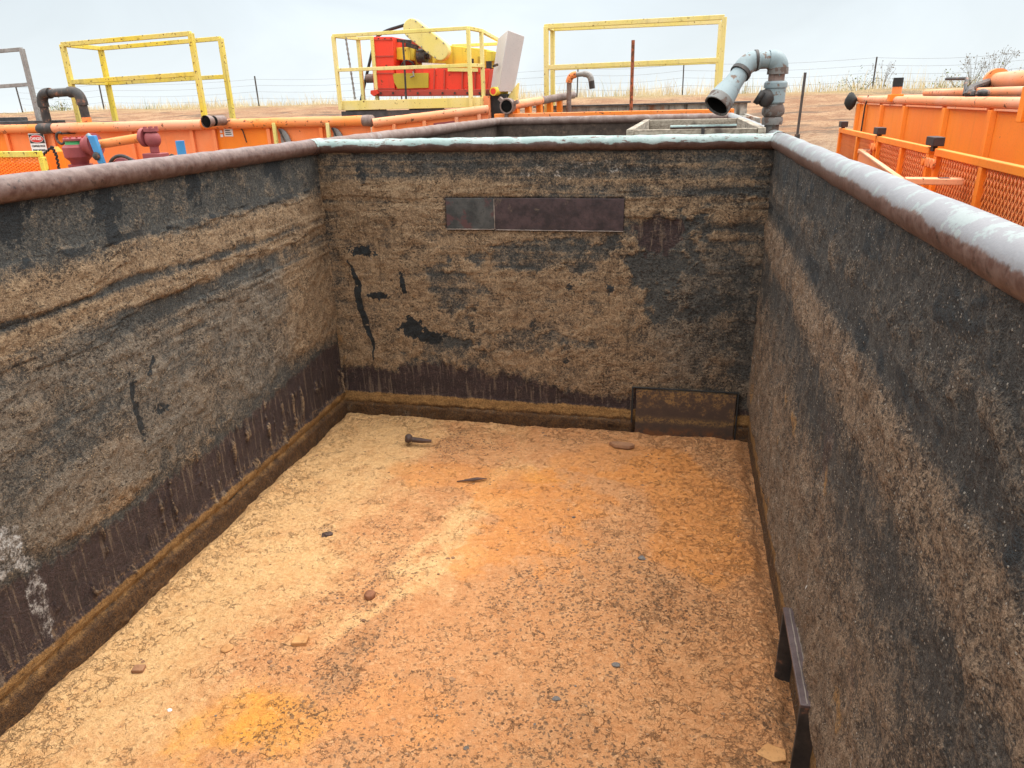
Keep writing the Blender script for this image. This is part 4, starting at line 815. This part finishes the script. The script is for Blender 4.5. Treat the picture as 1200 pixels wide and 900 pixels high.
MB().tube(pathpts([q2(470, 79, KY-.03), q2(473, 70, KY-.05), q2(484, 72, KY-.05), q2(486, 80, KY-.03)], .08), .012, 8).build('cable', M['rubber'], sh)
MB().tube([q2(484, 84, KY-.03), q2(485, 89, KY-.05), q2(481, 90.5, KY-.04)], .012, 8).build('door_handle', M['grey_tube'], sh)
MB().prism(poly([(560, 66), (563.5, 66.2), (563, 79), (559.5, 79)], KY+.235), (0, .02, 0)).build('stiffener', M['old_yellow'], sh)
# gear behind the tower
MB().prism(poly([(461, 44), (486, 48), (500, 52), (500, 79), (461, 79)], KY+.45), (0, .3, 0)).build('gear_housing', M['dull_red'], sh, .006)
MB().prism(poly([(463.5, 56), (481, 55), (481, 71), (464, 70)], KY+.15), (0, .22, 0)).build('motor_cover', M['shaker_yellow'], sh, .012)
a = V(*q2(490, 66, KY+.2)); mo = MB(); mo.cyl(a, a+V(.14, 0, 0), .11); mo.cyl(a+V(.14, 0, 0), a+V(.2, 0, 0), .05); mo.build('motor', M['black_iron'], sh)
MB().prism(poly([(485, 55), (507, 65), (507, 79), (487, 79)], KY+.35), (0, .3, 0)).build('mount', M['old_yellow'], sh, .006)
mb = MB(); mb.bar(q2(461, 47, KY+.2), q2(482, 49, KY+.2), .04, .05); mb.bar(q2(476, 52, KY+.1), q2(490, 56, KY+.1), .05, .06); mb.build('linkage', M['black_iron'], sh, .004)
# belt guard
c0, c1 = V(*q2(482.5, 33.5, KY-.0)), V(*q2(515, 59, KY)); dd = (c1-c0).normalized(); pp = V(-dd.z, 0, dd.x); rr = .143; gp = []
for i in range(13): an = R(90+180*i/12); gp.append(c0+(dd*math.cos(an)+pp*math.sin(an))*rr)
for i in range(13): an = R(-90+180*i/12); gp.append(c1+(dd*math.cos(an)+pp*math.sin(an))*rr)
gd = MB().prism(gp, (0, .16, 0)).build('belt_guard', M['pale_yellow'], sh, .012)
for k in range(5):
    for sg in (-1, 1): q_ = c0.lerp(c1, k/4)+pp*sg*rr*.86; MB().cyl(q_+V(0, -.012, 0), q_+V(0, .004, 0), .012, None, 6).build('bolt', M['grey_tube'], gd)
# vibrating basket
MB().prism(poly([(512, 68), (520, 52.5), (567, 57), (579, 61), (576, 80), (505, 79.5)], KY+.25), (0, .6, 0)).build('basket', M['shaker_yellow'], sh, .01)
MB().prism(poly([(570, 59.5), (581, 60.5), (579, 72), (568, 72)], KY+.15), (0, .5, 0)).build('basket_end', M['shaker_yellow'], sh, .008)
mb = MB(); mb.bar(q2(495, 76, KY+.1), q2(522, 77, KY+.1), .03, .06); mb.build('nameplate_bar', M['white'], sh)
mb = MB(); mb.bar(q2(525, 81.5, KY-.0), q2(560, 82, KY-.0), .03, .05); mb.build('rubber_seat', M['pale_yellow'], sh)
mb = MB()
for x, y in ((552, 73), (573, 76), (521, 81)): p = V(*q2(x, y, KY+.1)); mb.cyl(p-V(0, .0, .05), p+V(0, 0, .05), .045)
mb.build('spring_mount', M['black_iron'], sh)
p = V(*q2(430, 92, KY+.3)); MB().cyl(p, p+V(.2, 0, 0), .07).build('inlet_stub', M['rust_pipe'], sh)
MB().tube(pathpts([q2(477, 28.5, KY+.3), q2(452, 36, KY+.3), q2(440, 44, KY+.45), q2(431, 82, KY+.3), q2(423, 118, KY+.2)], .12), .024, 10).build('hose', M['rubber'], sh)
MB().tube([q2(472, 48, KY-.3), q2(474, 75, KY-.3), q2(476, 117, KY-.3)], .016, 8).build('rod', M['black_iron'], sh)
mb = MB()
for i in range(26):
    f_ = i/25; c_ = V(*q2(405+11*f_, 43+72*f_, SY+.25)); d_ = V(.0, .0, .035); mb.tube([c_-d_*.5, c_+d_*.5], .013+.006*(i % 2), 6)
ch = mb.build('chain', M['grey_tube'], pf)
# grey steel box
bx = empty('steel_box', at(590, 107, 11.5), 'tall leaning grey sheet steel box at the right end of the red machine', 'box')
Ap, Bp, Cp = at(575, 103, 11.75), at(584, 107.5, 11.45), at(602.5, 107.5, 11.62); Dp = Ap+Cp-Bp
At, Bt, Ct = at(583.5, 45, 11.75), at(595, 35, 11.45), at(615, 42.5, 11.62); Dt = At+Ct-Bt
MB().hexa([Bp, Cp, Dp, Ap, Bt, Ct, Dt, At]).build('body', M['steel_box'], bx, .008)
p = at(582, 77.5, 11.55); mb = MB(); mb.bar(p+V(-.06, .02, 0), p+V(.03, -.05, .02), .02, .03); mb.build('latch', M['black_iron'], bx)
hp = at(578, 107, 11.40); hg = MB().tube([hp, hp+V(.1, .35, 0)], .062, 18).build('hinge_pipe', M['shaker_yellow'], bx); MB().tube([hp+V(-.002, -.006, 0), hp+V(.004, .02, 0)], .044, 18).build('hinge_core', M['red'], hg)
MB().prism([at(598, 109, 11.6), at(607, 97, 11.6), at(605, 118, 11.6), at(592, 119, 11.6)], (0, .12, 0)).build('foot_bracket', M['pale_yellow'], bx, .005)
MB().box((-.62, 11.5, 1.9), (-.22, 12.3, 2.30)).build('outlet_chute', M['rubber'], sh)
MB().box((-.56, 11.42, 1.85), (-.46, 11.49, 2.28)).build('leg', M['pink_rim'], sh, .004)

# ------------------------------------------------------------------ valves and pipework between the tanks
MY = 8.5
mv = empty('valve_manifold', (-4.7, MY, -.25), 'maroon valves with green band and orange connecting pipe behind the left rim', 'valve')
c_ = at(91, 178, MY); zc = c_.z
MB().tube([V(c_.x, MY, zc-.20), V(c_.x, MY, zc-.155), V(c_.x, MY, zc-.155), V(c_.x, MY, zc-.11), V(c_.x, MY, zc-.06), V(c_.x, MY, zc+.06), V(c_.x, MY, zc+.095)], [.145, .145, .105, .115, .165, .17, .135], 24).build('valve_body', M['maroon'], mv)
MB().tube([V(c_.x, MY, zc+.095), V(c_.x, MY, zc+.14)], [.125, .118], 24).build('green_band', M['green'], mv)
MB().tube([V(c_.x, MY, zc+.14), V(c_.x, MY, zc+.165), V(c_.x, MY, zc+.178)], [.14, .142, .12], 24).build('bonnet', M['maroon'], mv)
MB().tube([V(c_.x, MY, -.25), V(c_.x, MY, zc-.20)], .12, 20).build('stand_pipe', M['grey_tube'], mv)
mb = MB()
for i in range(10): an = 2*math.pi*i/10; mb.cyl(V(c_.x+.118*math.cos(an), MY+.118*math.sin(an), zc+.176), V(c_.x+.118*math.cos(an), MY+.118*math.sin(an), zc+.195), .014, None, 6)
mb.build('bolt_ring', M['dull_red'], mv)
pa_, pb_ = at(108, 170, MY), at(168, 161, MY)
MB().tube([pa_+V(-.10, 0, -.01), pa_+V(.0, 0, 0), pa_+V(0, 0, 0), pa_+V(.06, 0, .005), pa_+V(.06, 0, .005), pa_+V(.10, 0, .005)], [.10, .10, .145, .145, .08, .08], 20).build('side_flange', M['maroon'], mv)
MB().tube([pa_+V(.10, 0, .005), pb_], .056, 18).build('pipe', M['rim_orange'], mv)
# flange cross at right
fc = at(174, 163, MY); mb = MB()
mb.tube([pb_-V(.03, 0, 0), pb_, pb_, pb_+V(.05, 0, 0)], [.085, .085, .115, .115], 18); mb.build('end_flange', M['maroon'], mv)
MB().ball(fc+V(.06, 0, .0), .10, (1, 1, 1.1), 0, 16, 10).build('tee_body', M['maroon'], mv)
mb = MB(); mb.tube([fc+V(.06, 0, .09), fc+V(.06, 0, .13)], [.09, .09], 16)
for i in range(6): an = i*math.pi/3; mb.cyl(fc+V(.06+.075*math.cos(an), .075*math.sin(an), .12), fc+V(.06+.075*math.cos(an), .075*math.sin(an), .15), .018, None, 6)
mb.build('top_flange', M['maroon'], mv)
mb = MB(); mb.tube([fc+V(.06, 0, -.08), fc+V(.06, 0, -.17)], .055, 14); mb.box((fc.x-.06, MY-.10, fc.z-.26), (fc.x+.2, MY+.08, fc.z-.17)); mb.build('lower_flange', M['maroon'], mv, .008)
MB().tube([V(fc.x+.07, MY, -.25), V(fc.x+.07, MY, fc.z-.26)], .06, 14).build('stand_pipe', M['black_iron'], mv)
# blue lever
b0, b1 = at(106, 157, MY-.16), at(117, 192, MY-.16)
MB().hexa([b0+V(-.06, 0, -.02), b0+V(.05, 0, -.02), b1+V(.06, 0, 0), b1+V(-.03, 0, 0), b0+V(-.06, .05, -.02), b0+V(.05, .05, -.02), b1+V(.06, .05, 0), b1+V(-.03, .05, 0)]).build('blue_lever', M['blue'], mv, .01)
mb = MB(); mb.tube([at(103, 160, MY-.11)+V(0, 0, .02), at(112, 166, MY-.11), at(116, 172, MY-.11)], .03, 10); mb.build('lever_guard', M['grey_pipe'], mv)
bk = at(113, 183, MY-.17); MB().ball(bk, .05, (1, .8, 1), .1).build('lever_hub', M['black_iron'], mv)
# dome cap
dm = at(147, 190, MY-.1); o_d = empty('dome_cap', (dm.x, dm.y, -.25), 'rounded maroon clean-out cap low between the valve and the left rim', 'cap')
MB().ball(dm+V(0, 0, -.10), .17, (1.15, 1, 1), 0, 18, 12).build('dome', M['maroon'], o_d)
mb = MB(); ring = [dm+V(.03, 0, -.10)+V(math.cos(R(a_))*.205, -.10, math.sin(R(a_))*.185) for a_ in range(0, 181, 12)]; mb.tube(ring, .022, 8); mb.build('clamp', M['black_iron'], o_d)
MB().tube([V(dm.x, dm.y, -.25), V(dm.x, dm.y, dm.z-.15)], .12, 16).build('stand_pipe', M['maroon'], o_d)
st = at(210.5, 165, MY-.3); o_b = empty('blue_post', (st.x, st.y, -.25), 'short blue steel post rising just behind the left rim', 'post')
MB().tube([V(st.x, st.y, -.25), st+V(.0, 0, 0)], .052, 16).build('post', M['blue'], o_b)
mb = MB(); s2 = st+V(0, -.06, -.19); ring = [s2+V(-.10+.035*math.cos(R(a_)), 0, .035*math.sin(R(a_))) for a_ in range(0, 361, 30)]; mb.tube(ring, .011, 6); mb.build('ring', M['black_iron'], o_b)
MB().bar(s2+V(.05, .02, .0), s2+V(.17, .02, .0), .03, .04).build('lug', M['maroon'], o_b, .004)
# yellow framed mesh panel
def expanded_mesh(o, ux, uz, wx, wz, pitch, aspect, t_):
    """strands of expanded metal on the rectangle o + a*ux + b*uz"""
    mb = MB(); o, ux, uz = Vector(o), Vector(ux).normalized(), Vector(uz).normalized(); nn = ux.cross(uz)
    for sgn in (1, -1):
        c = -wz*aspect if sgn > 0 else 0.
        end = wx if sgn > 0 else wx+wz*aspect
        while c < end:
            # line: a = c + sgn*aspect*b
            b0, b1 = 0., wz
            if sgn > 0:
                b0 = max(0., -c/aspect); b1 = min(wz, (wx-c)/aspect)
            else:
                b0 = max(0., (c-wx)/aspect); b1 = min(wz, c/aspect)
            if b1-b0 > .01:
                p = o+ux*(c+sgn*aspect*b0)+uz*b0+nn*sgn*t_*.45; q = o+ux*(c+sgn*aspect*b1)+uz*b1+nn*sgn*t_*.45
                mb.bar(p, q, t_, t_*.6, nn)
            c += pitch
    return mb
gt = empty('mesh_guard', (-6, 8, -.25), 'yellow framed expanded metal guard at the far left behind the rim', 'guard')
ga, gb = at(46, 180.5, 8.0), at(57, 207, 8.0)
zb = 1.25; xg = ga.x
MB().bar((-7.3, 8, ga.z), (xg+.03, 8, ga.z), .06, .07).build('frame_rail', M['yellow'], gt, .006)
MB().bar((xg+.03, 8, -.25), (xg+.03, 8, ga.z-.036), .07, .06, (0, 1, 0)).build('frame_post', M['yellow'], gt, .006)
expanded_mesh((-7.3, 8, zb), (1, 0, 0), (0, 0, 1), 7.3+xg-.005, ga.z-.036-zb, .075, 2.2, .011).build('mesh', M['orange'], gt)
MB().box((-7.3, 8.12, .3), (xg-.01, 8.14, ga.z-.12)).build('back_sheet', M['orange'], gt)
br2 = empty('chain_bracket', (-5.5, 8.6, -.25), 'orange bracket draped with black chain beside the yellow guard', 'bracket')
a1, a2, a3, a4 = at(52, 178, 8.6), at(60, 172, 8.6), at(66, 178, 8.6), at(70, 206, 8.6)
MB().prism([V(a1.x, 8.6, -.25), V(a1.x, 8.6, a1.z), V(a2.x, 8.6, a2.z), V(a3.x, 8.6, a3.z), V(a4.x-.02, 8.6, -.25)], (0, .12, 0)).build('bracket_plate', M['orange'], br2, .008)
mb = MB(); kp = [at(47, 184, 8.5), at(53, 179, 8.5), at(61, 172, 8.5), at(66, 182, 8.5), at(69, 197, 8.5), at(70, 210, 8.5)]
for i in range(5):
    for j in range(6):
        c2 = kp[i].lerp(kp[i+1], j/6); mb.tube([c2+V(-.016, 0, -.02*(j % 2)), c2+V(.016, 0, .02*(j % 2))], .013, 6)
mb.build('chain', M['rubber'], br2)
rg = at(71, 162, T2Y-.25); mb = MB(); mb.tube([rg+V(.075*math.cos(R(a_)), 0, .085*math.sin(R(a_))) for a_ in range(60, 331, 15)], .02, 8); mb.build('lifting_ring', M['black_iron'], t2)
MB().bar(rg+V(.04, 0, .07), V(rg.x+.06, T2Y, rg.z+.07), .03, .03).build('ring_lug', M['black_iron'], t2)

# ------------------------------------------------------------------ orange tank on the right
t4 = empty('orange_tank', (5.26, 9, 0), 'tall bright orange ribbed tank on the right beyond the grey rim', 'tank')
TX = 5.27; zR = 2.085
ry = [14.0, 13.45, 12.35, 11.1, 9.45, 8.1, 6.9, 5.7, 4.5, 3.3]
for a, b in zip(ry[1:], ry[:-1]): MB().box((TX, a+.002, -.25), (TX+.012, b-.002, zR-.03)).build('wall_panel', M['orange'], t4)
for y in ry: MB().prism([V(TX-.001, y-.08, -.25), V(TX-.045, y-.045, -.25), V(TX-.045, y+.045, -.25), V(TX-.001, y+.08, -.25)], (0, 0, zR-.07+.25)).build('rib', M['orange'], t4, .004)
for a, b in zip(ry[1:], ry[:-1]): MB().box((TX-.012, a+.1, 1.55), (TX-.001, b-.1, 1.57)).build('seam', M['orange'], t4, .003)
for a, b in zip(ry[1:], ry[:-1]): MB().box((TX-.04, a+.09, zR-.075), (TX-.001, b-.09, zR-.055)).build('rim_lip', M['pink_rim'], t4, .003)
MB().tube(wob((TX, 14.05, zR), (TX, 3.2, zR-.01), .05, 30), .052, 18).build('rim_pipe', M['pink_rim'], t4)
MB().box((TX+.014, 13.98, -.25), (TX+2.4, 13.995, zR-.03)).build('wall_panel', M['orange'], t4)
MB().tube([(TX+.02, 13.98, zR), (TX+2.4, 13.98, zR)], .05, 14).build('rim_pipe', M['pink_rim'], t4)
MB().box((TX+.02, 3.3, zR-.16), (TX+2.4, 13.95, zR-.10)).build('top_deck', M['dark_deck'], t4)
MB().ball((TX-.14, 14.05, zR-.03), .11, (.9, .8, 1.2), .12).build('corner_bag', M['rubber'], t4, sharp=180)
MB().tube([(TX-.03, 13.3, zR+.055), (TX-.06, 13.3, zR-.1), (TX-.058, 13.35, 1.2)], .012, 6).build('cable', M['rubber'], t4)
ys = 11.75; sp_ = MB().tube([(TX, ys, zR+.03), (TX, ys, zR+.20)], .062, 16).build('vent_stub', M['rim_orange'], t4); MB().tube([(TX, ys, zR+.17), (TX, ys, zR+.285)], .066, 16).build('vent_cap', M['rubber'], sp_)
MB().box((TX-.09, ys-.08, zR-.02), (TX+.08, ys+.08, zR+.075)).build('saddle', M['orange'], sp_, .006)
# top pipework
def px(x, y, X): return atx(x, y, X)
a, b = px(1168, 95, 6.0), px(1215, 93.5, 6.0)
bp = MB().tube([a, V(a.x, a.y-2.6, a.z+.02)], .095, 18).build('header_pipe', M['pink_rim'], t4)
MB().tube([a+V(0, .05, 0), a-V(0, .03, 0)], .14, 18).build('flange', M['rim_orange'], bp); MB().box((a.x-.05, a.y-.06, zR-.1), (a.x+.05, a.y+.02, a.z-.02)).build('saddle', M['rim_orange'], bp, .005)
MB().tube([px(1085, 109, 5.7), px(1205, 106.5, 5.7)], .045, 12).build('return_pipe', M['pink_rim'], t4)
MB().tube(pathpts([px(1165, 94, 6.0), px(1137, 104, 5.6), px(1136, 110, 5.5)], .1), .045, 10).build('hose', M['black_iron'], t4)
MB().tube(pathpts([px(1109, 92.5, 5.6), px(1133, 92, 5.6), px(1130, 111, 5.5)], .02), .018, 8).build('lever', M['black_iron'], t4)
mb = MB(); mb.ball(px(1137, 110, 5.5), .06, (1, 1, .8), .1); mb.ball(px(1152, 109, 5.5), .06, (1.2, 1, .7), .1); mb.build('hose_clamp', M['black_iron'], t4)
p = px(1206, 112, 5.22); MB().box((5.18, p.y-.05, zR-.15), (5.24, p.y+.06, zR+.13)).build('cleat', M['orange'], t4, .005)

# folded walkway panels hanging in front of it
PX = 4.76; zp = 1.665; LBL = {0: 'orange mesh walkway panel farthest along the right orange tank', 1: 'orange mesh walkway panel behind the salmon folding bracket', 2: 'orange mesh walkway panel nearest the viewer, by the right edge'}
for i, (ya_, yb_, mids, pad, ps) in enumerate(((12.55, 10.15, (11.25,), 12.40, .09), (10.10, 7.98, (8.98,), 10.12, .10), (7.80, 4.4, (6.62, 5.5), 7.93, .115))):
    w = empty('walkway_panel', (PX, (ya_+yb_)/2, .7), LBL[i], 'walkway', 'folded walkway panels along the right tank')
    MB().bar((PX, ya_, zp), (PX, yb_, zp), .06, .065).build('top_rail', M['orange'], w, .006)
    MB().bar((PX, ya_, .75), (PX, yb_, .75), .06, .065).build('bottom_rail', M['orange'], w, .006)
    for y in (ya_-.035, yb_+.035)+mids: MB().bar((PX, y, .784), (PX, y, zp-.034), .055, .07, (0, 1, 0)).build('upright', M['orange'], w, .006)
    MB().box((PX+.10, yb_, .76), (PX+.106, ya_, zp-.05)).build('shade_sheet', M['mesh_shade'], w)  # added sheet, its dark colour stands in for shade on the tank wall
    expanded_mesh((PX+.02, yb_+.05, .78), (0, 1, 0), (0, 0, 1), ya_-yb_-.1, zp-.03-.78, .066, .62, .014).build('mesh', M['strand'], w)
    mb = MB()
    for y in (ya_-.1, yb_+.1): mb.box((PX-.03, y-.03, -.25), (PX+.03, y+.03, .715))
    mb.build('leg', M['orange'], w, .004)
    pd_ = MB().box((PX-.05, pad-ps, zp+.05), (PX+.05, pad+ps, zp+.13)).build('stop_block', M['dark_pad'], w, .006)
    MB().box((PX-.02, pad-.035, zp+.0), (PX+.02, pad+.035, zp+.052)).build('block_stem', M['black_iron'], pd_)
    mb = MB()
    for y in ((yb_+.06), (yb_-.06)) if i < 2 else (ya_+.04, ya_-.06): mb.cyl((PX-.055, y, zp-.10), (PX-.025, y, zp-.10), .045, None, 14)
    mb.build('hinge_pin', M['rim_orange'], w, .006)
fb = empty('folding_bracket', (4.4, 8.6, .6), 'salmon painted folding bracket with two arms in front of the mesh panels', 'bracket')
k1, k2 = atz(1007, 176, 1.50), atz(1055, 211, 1.50)
n_ = V(0, 0, -1)
MB().hexa([k1+n_*.55, k2+n_*.55, k2+V(.02, .01, -.55), k1+V(.02, .01, -.55), k1, k2, k2+V(.02, .01, 0), k1+V(.02, .01, 0)]).build('side_plate', M['salmon'], fb, .004)
MB().bar(k1+V(.06, 0, -.01), V(PX-.04, k1.y-.35, 1.50), .16, .05).build('arm', M['pink_rim'], fb, .006)
MB().bar(k2+V(.05, .05, -.01), V(PX-.03, k2.y-.02, 1.49), .14, .05).build('arm', M['pink_rim'], fb, .006)
MB().bar(k1+V(.01, 0, .004), k2+V(.01, 0, .004), .05, .02).build('flange', M['pink_rim'], fb, .003)
mb = MB()
for kk in (k1, k2): mb.bar(kk+V(.02, 0, -.5), V(kk.x+.02, kk.y, -.25), .05, .05)
mb.build('strut', M['salmon'], fb)
mb = MB()
a_ = V(PX-.04, k1.y-.35, 1.50).lerp(k1, .35); b_ = V(PX-.03, k2.y-.02, 1.49).lerp(k2, .3)
for q in (a_, b_): mb.box((q.x-.04, q.y-.03, q.z+.018), (q.x+.04, q.y+.03, q.z+.0275))
mb.build('slot', M['dark_pad'], fb)

# ------------------------------------------------------------------ fence, post, plants on the bank
def gz(x, y): return float(terrain(np.array([x]), np.array([y]))[0])
fe = empty('wire_fence', (0, 31, 2.2), 'thin wire fence with steel posts along the top of the grassy bank', 'fence')
FY = 31.0; tops = []
for px_, dz in ((20, 1.25), (117, 1.25), (301, 1.25), (470, 1.2), (676, 1.1), (800, 1.15), (1022, 1.15), (1196, 1.25), (1330, 1.2)):
    q = at(px_, 105, FY); z = gz(q.x, FY); lean = random.uniform(-.04, .04)
    MB().bar((q.x, FY, z-.2), (q.x+lean, FY, z+dz), .045, .045, (0, 1, 0)).build('post', M['post'], fe); tops.append((q.x, z))
tops.sort()
for hgt in (.35, .62, .88, 1.12):
    pts = []
    for (xa, za), (xb, zb_) in zip(tops, tops[1:]):
        for j in range(6):
            f_ = j/6; pts.append((xa+(xb-xa)*f_, FY-.03, za+(zb_-za)*f_+hgt-.10*math.sin(math.pi*f_)))
    pts.append((tops[-1][0], FY-.03, tops[-1][1]+hgt)); MB().tube(pts, .0042, 5).build('wire', M['wire'], fe)
fpz = 17.6; q = at(942, 85, fpz); zt4 = q.z; zb4 = gz(q.x, fpz)
fp = empty('steel_post', (q.x, fpz, zb4), 'dark steel post with a clamp standing alone on the gravel right of the gooseneck pipe', 'post')
MB().bar((q.x, fpz, zb4-.2), (q.x+.03, fpz, zt4), .05, .05, (0, 1, 0)).build('post', M['post'], fp)
MB().box((q.x-.05, fpz-.06, zb4+.22), (q.x+.06, fpz-.026, zb4+.36)).build('clamp', M['black_iron'], fp, .005)

t = NT('dry_grass'); f = t.noise(.8, 4); c = t.mix((.56, .44, .24), (.74, .63, .40), t.sstep(f, .35, .65)); c = t.mix(c, (.20, .21, .06), t.sstep(t.noise(.35, 3), .58, .68))
gm = t.out(c, .8, None, spec=.2); bs = gm.node_tree.nodes['Principled BSDF']; bs.inputs['Subsurface Weight'].default_value = 0
mb = MB(); dens = lambda x: .35+.65*max(0, math.sin(x*.9)+math.sin(x*.37+2)+math.sin(x*2.3))/2
for i in range(17000):
    x = random.uniform(-27, 19); y = random.gauss(31.6, 1.1)
    if random.random() > dens(x): continue
    z = gz(x, y)-.03 if i % 1 == 0 else 0
    hgt = random.uniform(.10, .50)*(1.0 if random.random() < .85 else 1.9)*(.7 if x < -8 else 1); lx, ly = random.gauss(0, .22)*hgt, random.gauss(0, .22)*hgt; w_ = random.uniform(.004, .010)
    an = random.random()*3.14; ax, ay = w_*math.cos(an), w_*math.sin(an)
    mb.add([(x-ax, y-ay, z), (x+ax, y+ay, z), (x+lx*.4+ax*.7, y+ly*.4+ay*.7, z+hgt*.6), (x+lx*.4-ax*.7, y+ly*.4-ay*.7, z+hgt*.6), (x+lx, y+ly, z+hgt)], [(0, 1, 2, 3), (3, 2, 4)])
me = bpy.data.meshes.new('dry_grass'); me.from_pydata(mb.v, [], mb.f); tag(link_mesh('dry_grass', me, gm), 'pale dry grass growing along the top of the bank', 'grass', kind='stuff')
t = NT('shrub_leaf'); f = t.noise(6, 3); gl = t.out(t.mix((.09, .12, .03), (.22, .23, .08), f), .8, None, spec=.2)
t = NT('weed_stalk'); ws = t.out(t.mix((.10, .075, .045), (.2, .15, .09), t.noise(9, 3)), .85, None, spec=.2)
def shrub(px_, Y, w_, h_, label):
    q = at(px_, 110, Y); z = gz(q.x, Y); o = empty('shrub', (q.x, Y, z), label, 'shrub', 'low shrubs on the bank'); mb = MB(); sm = MB()
    for i in range(9):
        a = random.uniform(-1, 1); sm.tube([(q.x+a*.1*w_, Y, z-.05), (q.x+a*w_*.45, Y+random.uniform(-.2, .2), z+h_*random.uniform(.5, .8))], [.012, .004], 5)
    for i in range(300):
        x = q.x+random.gauss(0, .42)*w_; zz_ = z+abs(random.gauss(.30, .27))*h_*(1.25-abs(x-q.x)/w_*.8); y = Y+random.gauss(0, .3)*w_; s_ = random.uniform(.02, .05)
        d1 = Vector((random.uniform(-1, 1), random.uniform(-1, 1), random.uniform(-.3, 1)))*s_; d2 = Vector((random.uniform(-1, 1), random.uniform(-1, 1), random.uniform(-1, 1)))*s_*.6; c2 = Vector((x, y, zz_))
        mb.add([c2-d1, c2+d2, c2+d1, c2-d2], [(0, 1, 2, 3)])
    sm.build('stems', ws, o); me = bpy.data.meshes.new('leaves'); me.from_pydata([Vector(v) for v in mb.v], [], mb.f); link_mesh('leaves', me, gl, o)
shrub(68, 30.2, .8, .55, 'small green shrub on the bank seen under the black gooseneck pipe')
shrub(1005, 31.2, 1.6, .75, 'low spreading green shrub on the bank right of the lone steel post')
shrub(1125, 31.0, 1.9, .70, 'wide grey green shrub on the bank above the right orange tank')
shrub(1178, 30.6, 1.3, .80, 'yellowish green shrub on the bank at the right edge')
def weed(px_, Y, h_, label, n=12):
    q = at(px_, 95, Y); z = gz(q.x, Y); o = empty('weed', (q.x, Y, z), label, 'weed', 'tall seeding weeds on the bank'); sm = MB(); hd = MB()
    for i in range(n):
        ex, ey = random.uniform(-.45, .45)*h_, random.uniform(-.2, .2); eh = h_*random.uniform(.55, 1.0); tip = V(q.x+ex, Y+ey, z+eh)
        sm.tube([V(q.x+ex*.1, Y, z-.05), V(q.x+ex*.55, Y+ey*.5, z+eh*.6), tip], [.007, .005, .003], 5)
        for j in range(4):
            d_ = V(random.uniform(-.16, .16), random.uniform(-.1, .1), random.uniform(-.25, .06)); hd.ball(tip+d_, random.uniform(.010, .022), (1, 1, .9), .2, 6, 4); sm.tube([tip-V(0, 0, .2), tip+d_], [.003, .002], 4)
    sm.build('stems', ws, o); hd.build('seed_heads', ws, o)['kind'] = 'stuff'
weed(1140, 30.4, 1.25, 'tall seeding weed with dark heads left of the header pipe', 13)
weed(1163, 30.6, 1.45, 'tall seeding weed with dark heads above the header pipe end', 13)
weed(1035, 30.8, .95, 'thin dry weed on the bank above the capped vent stub', 8)
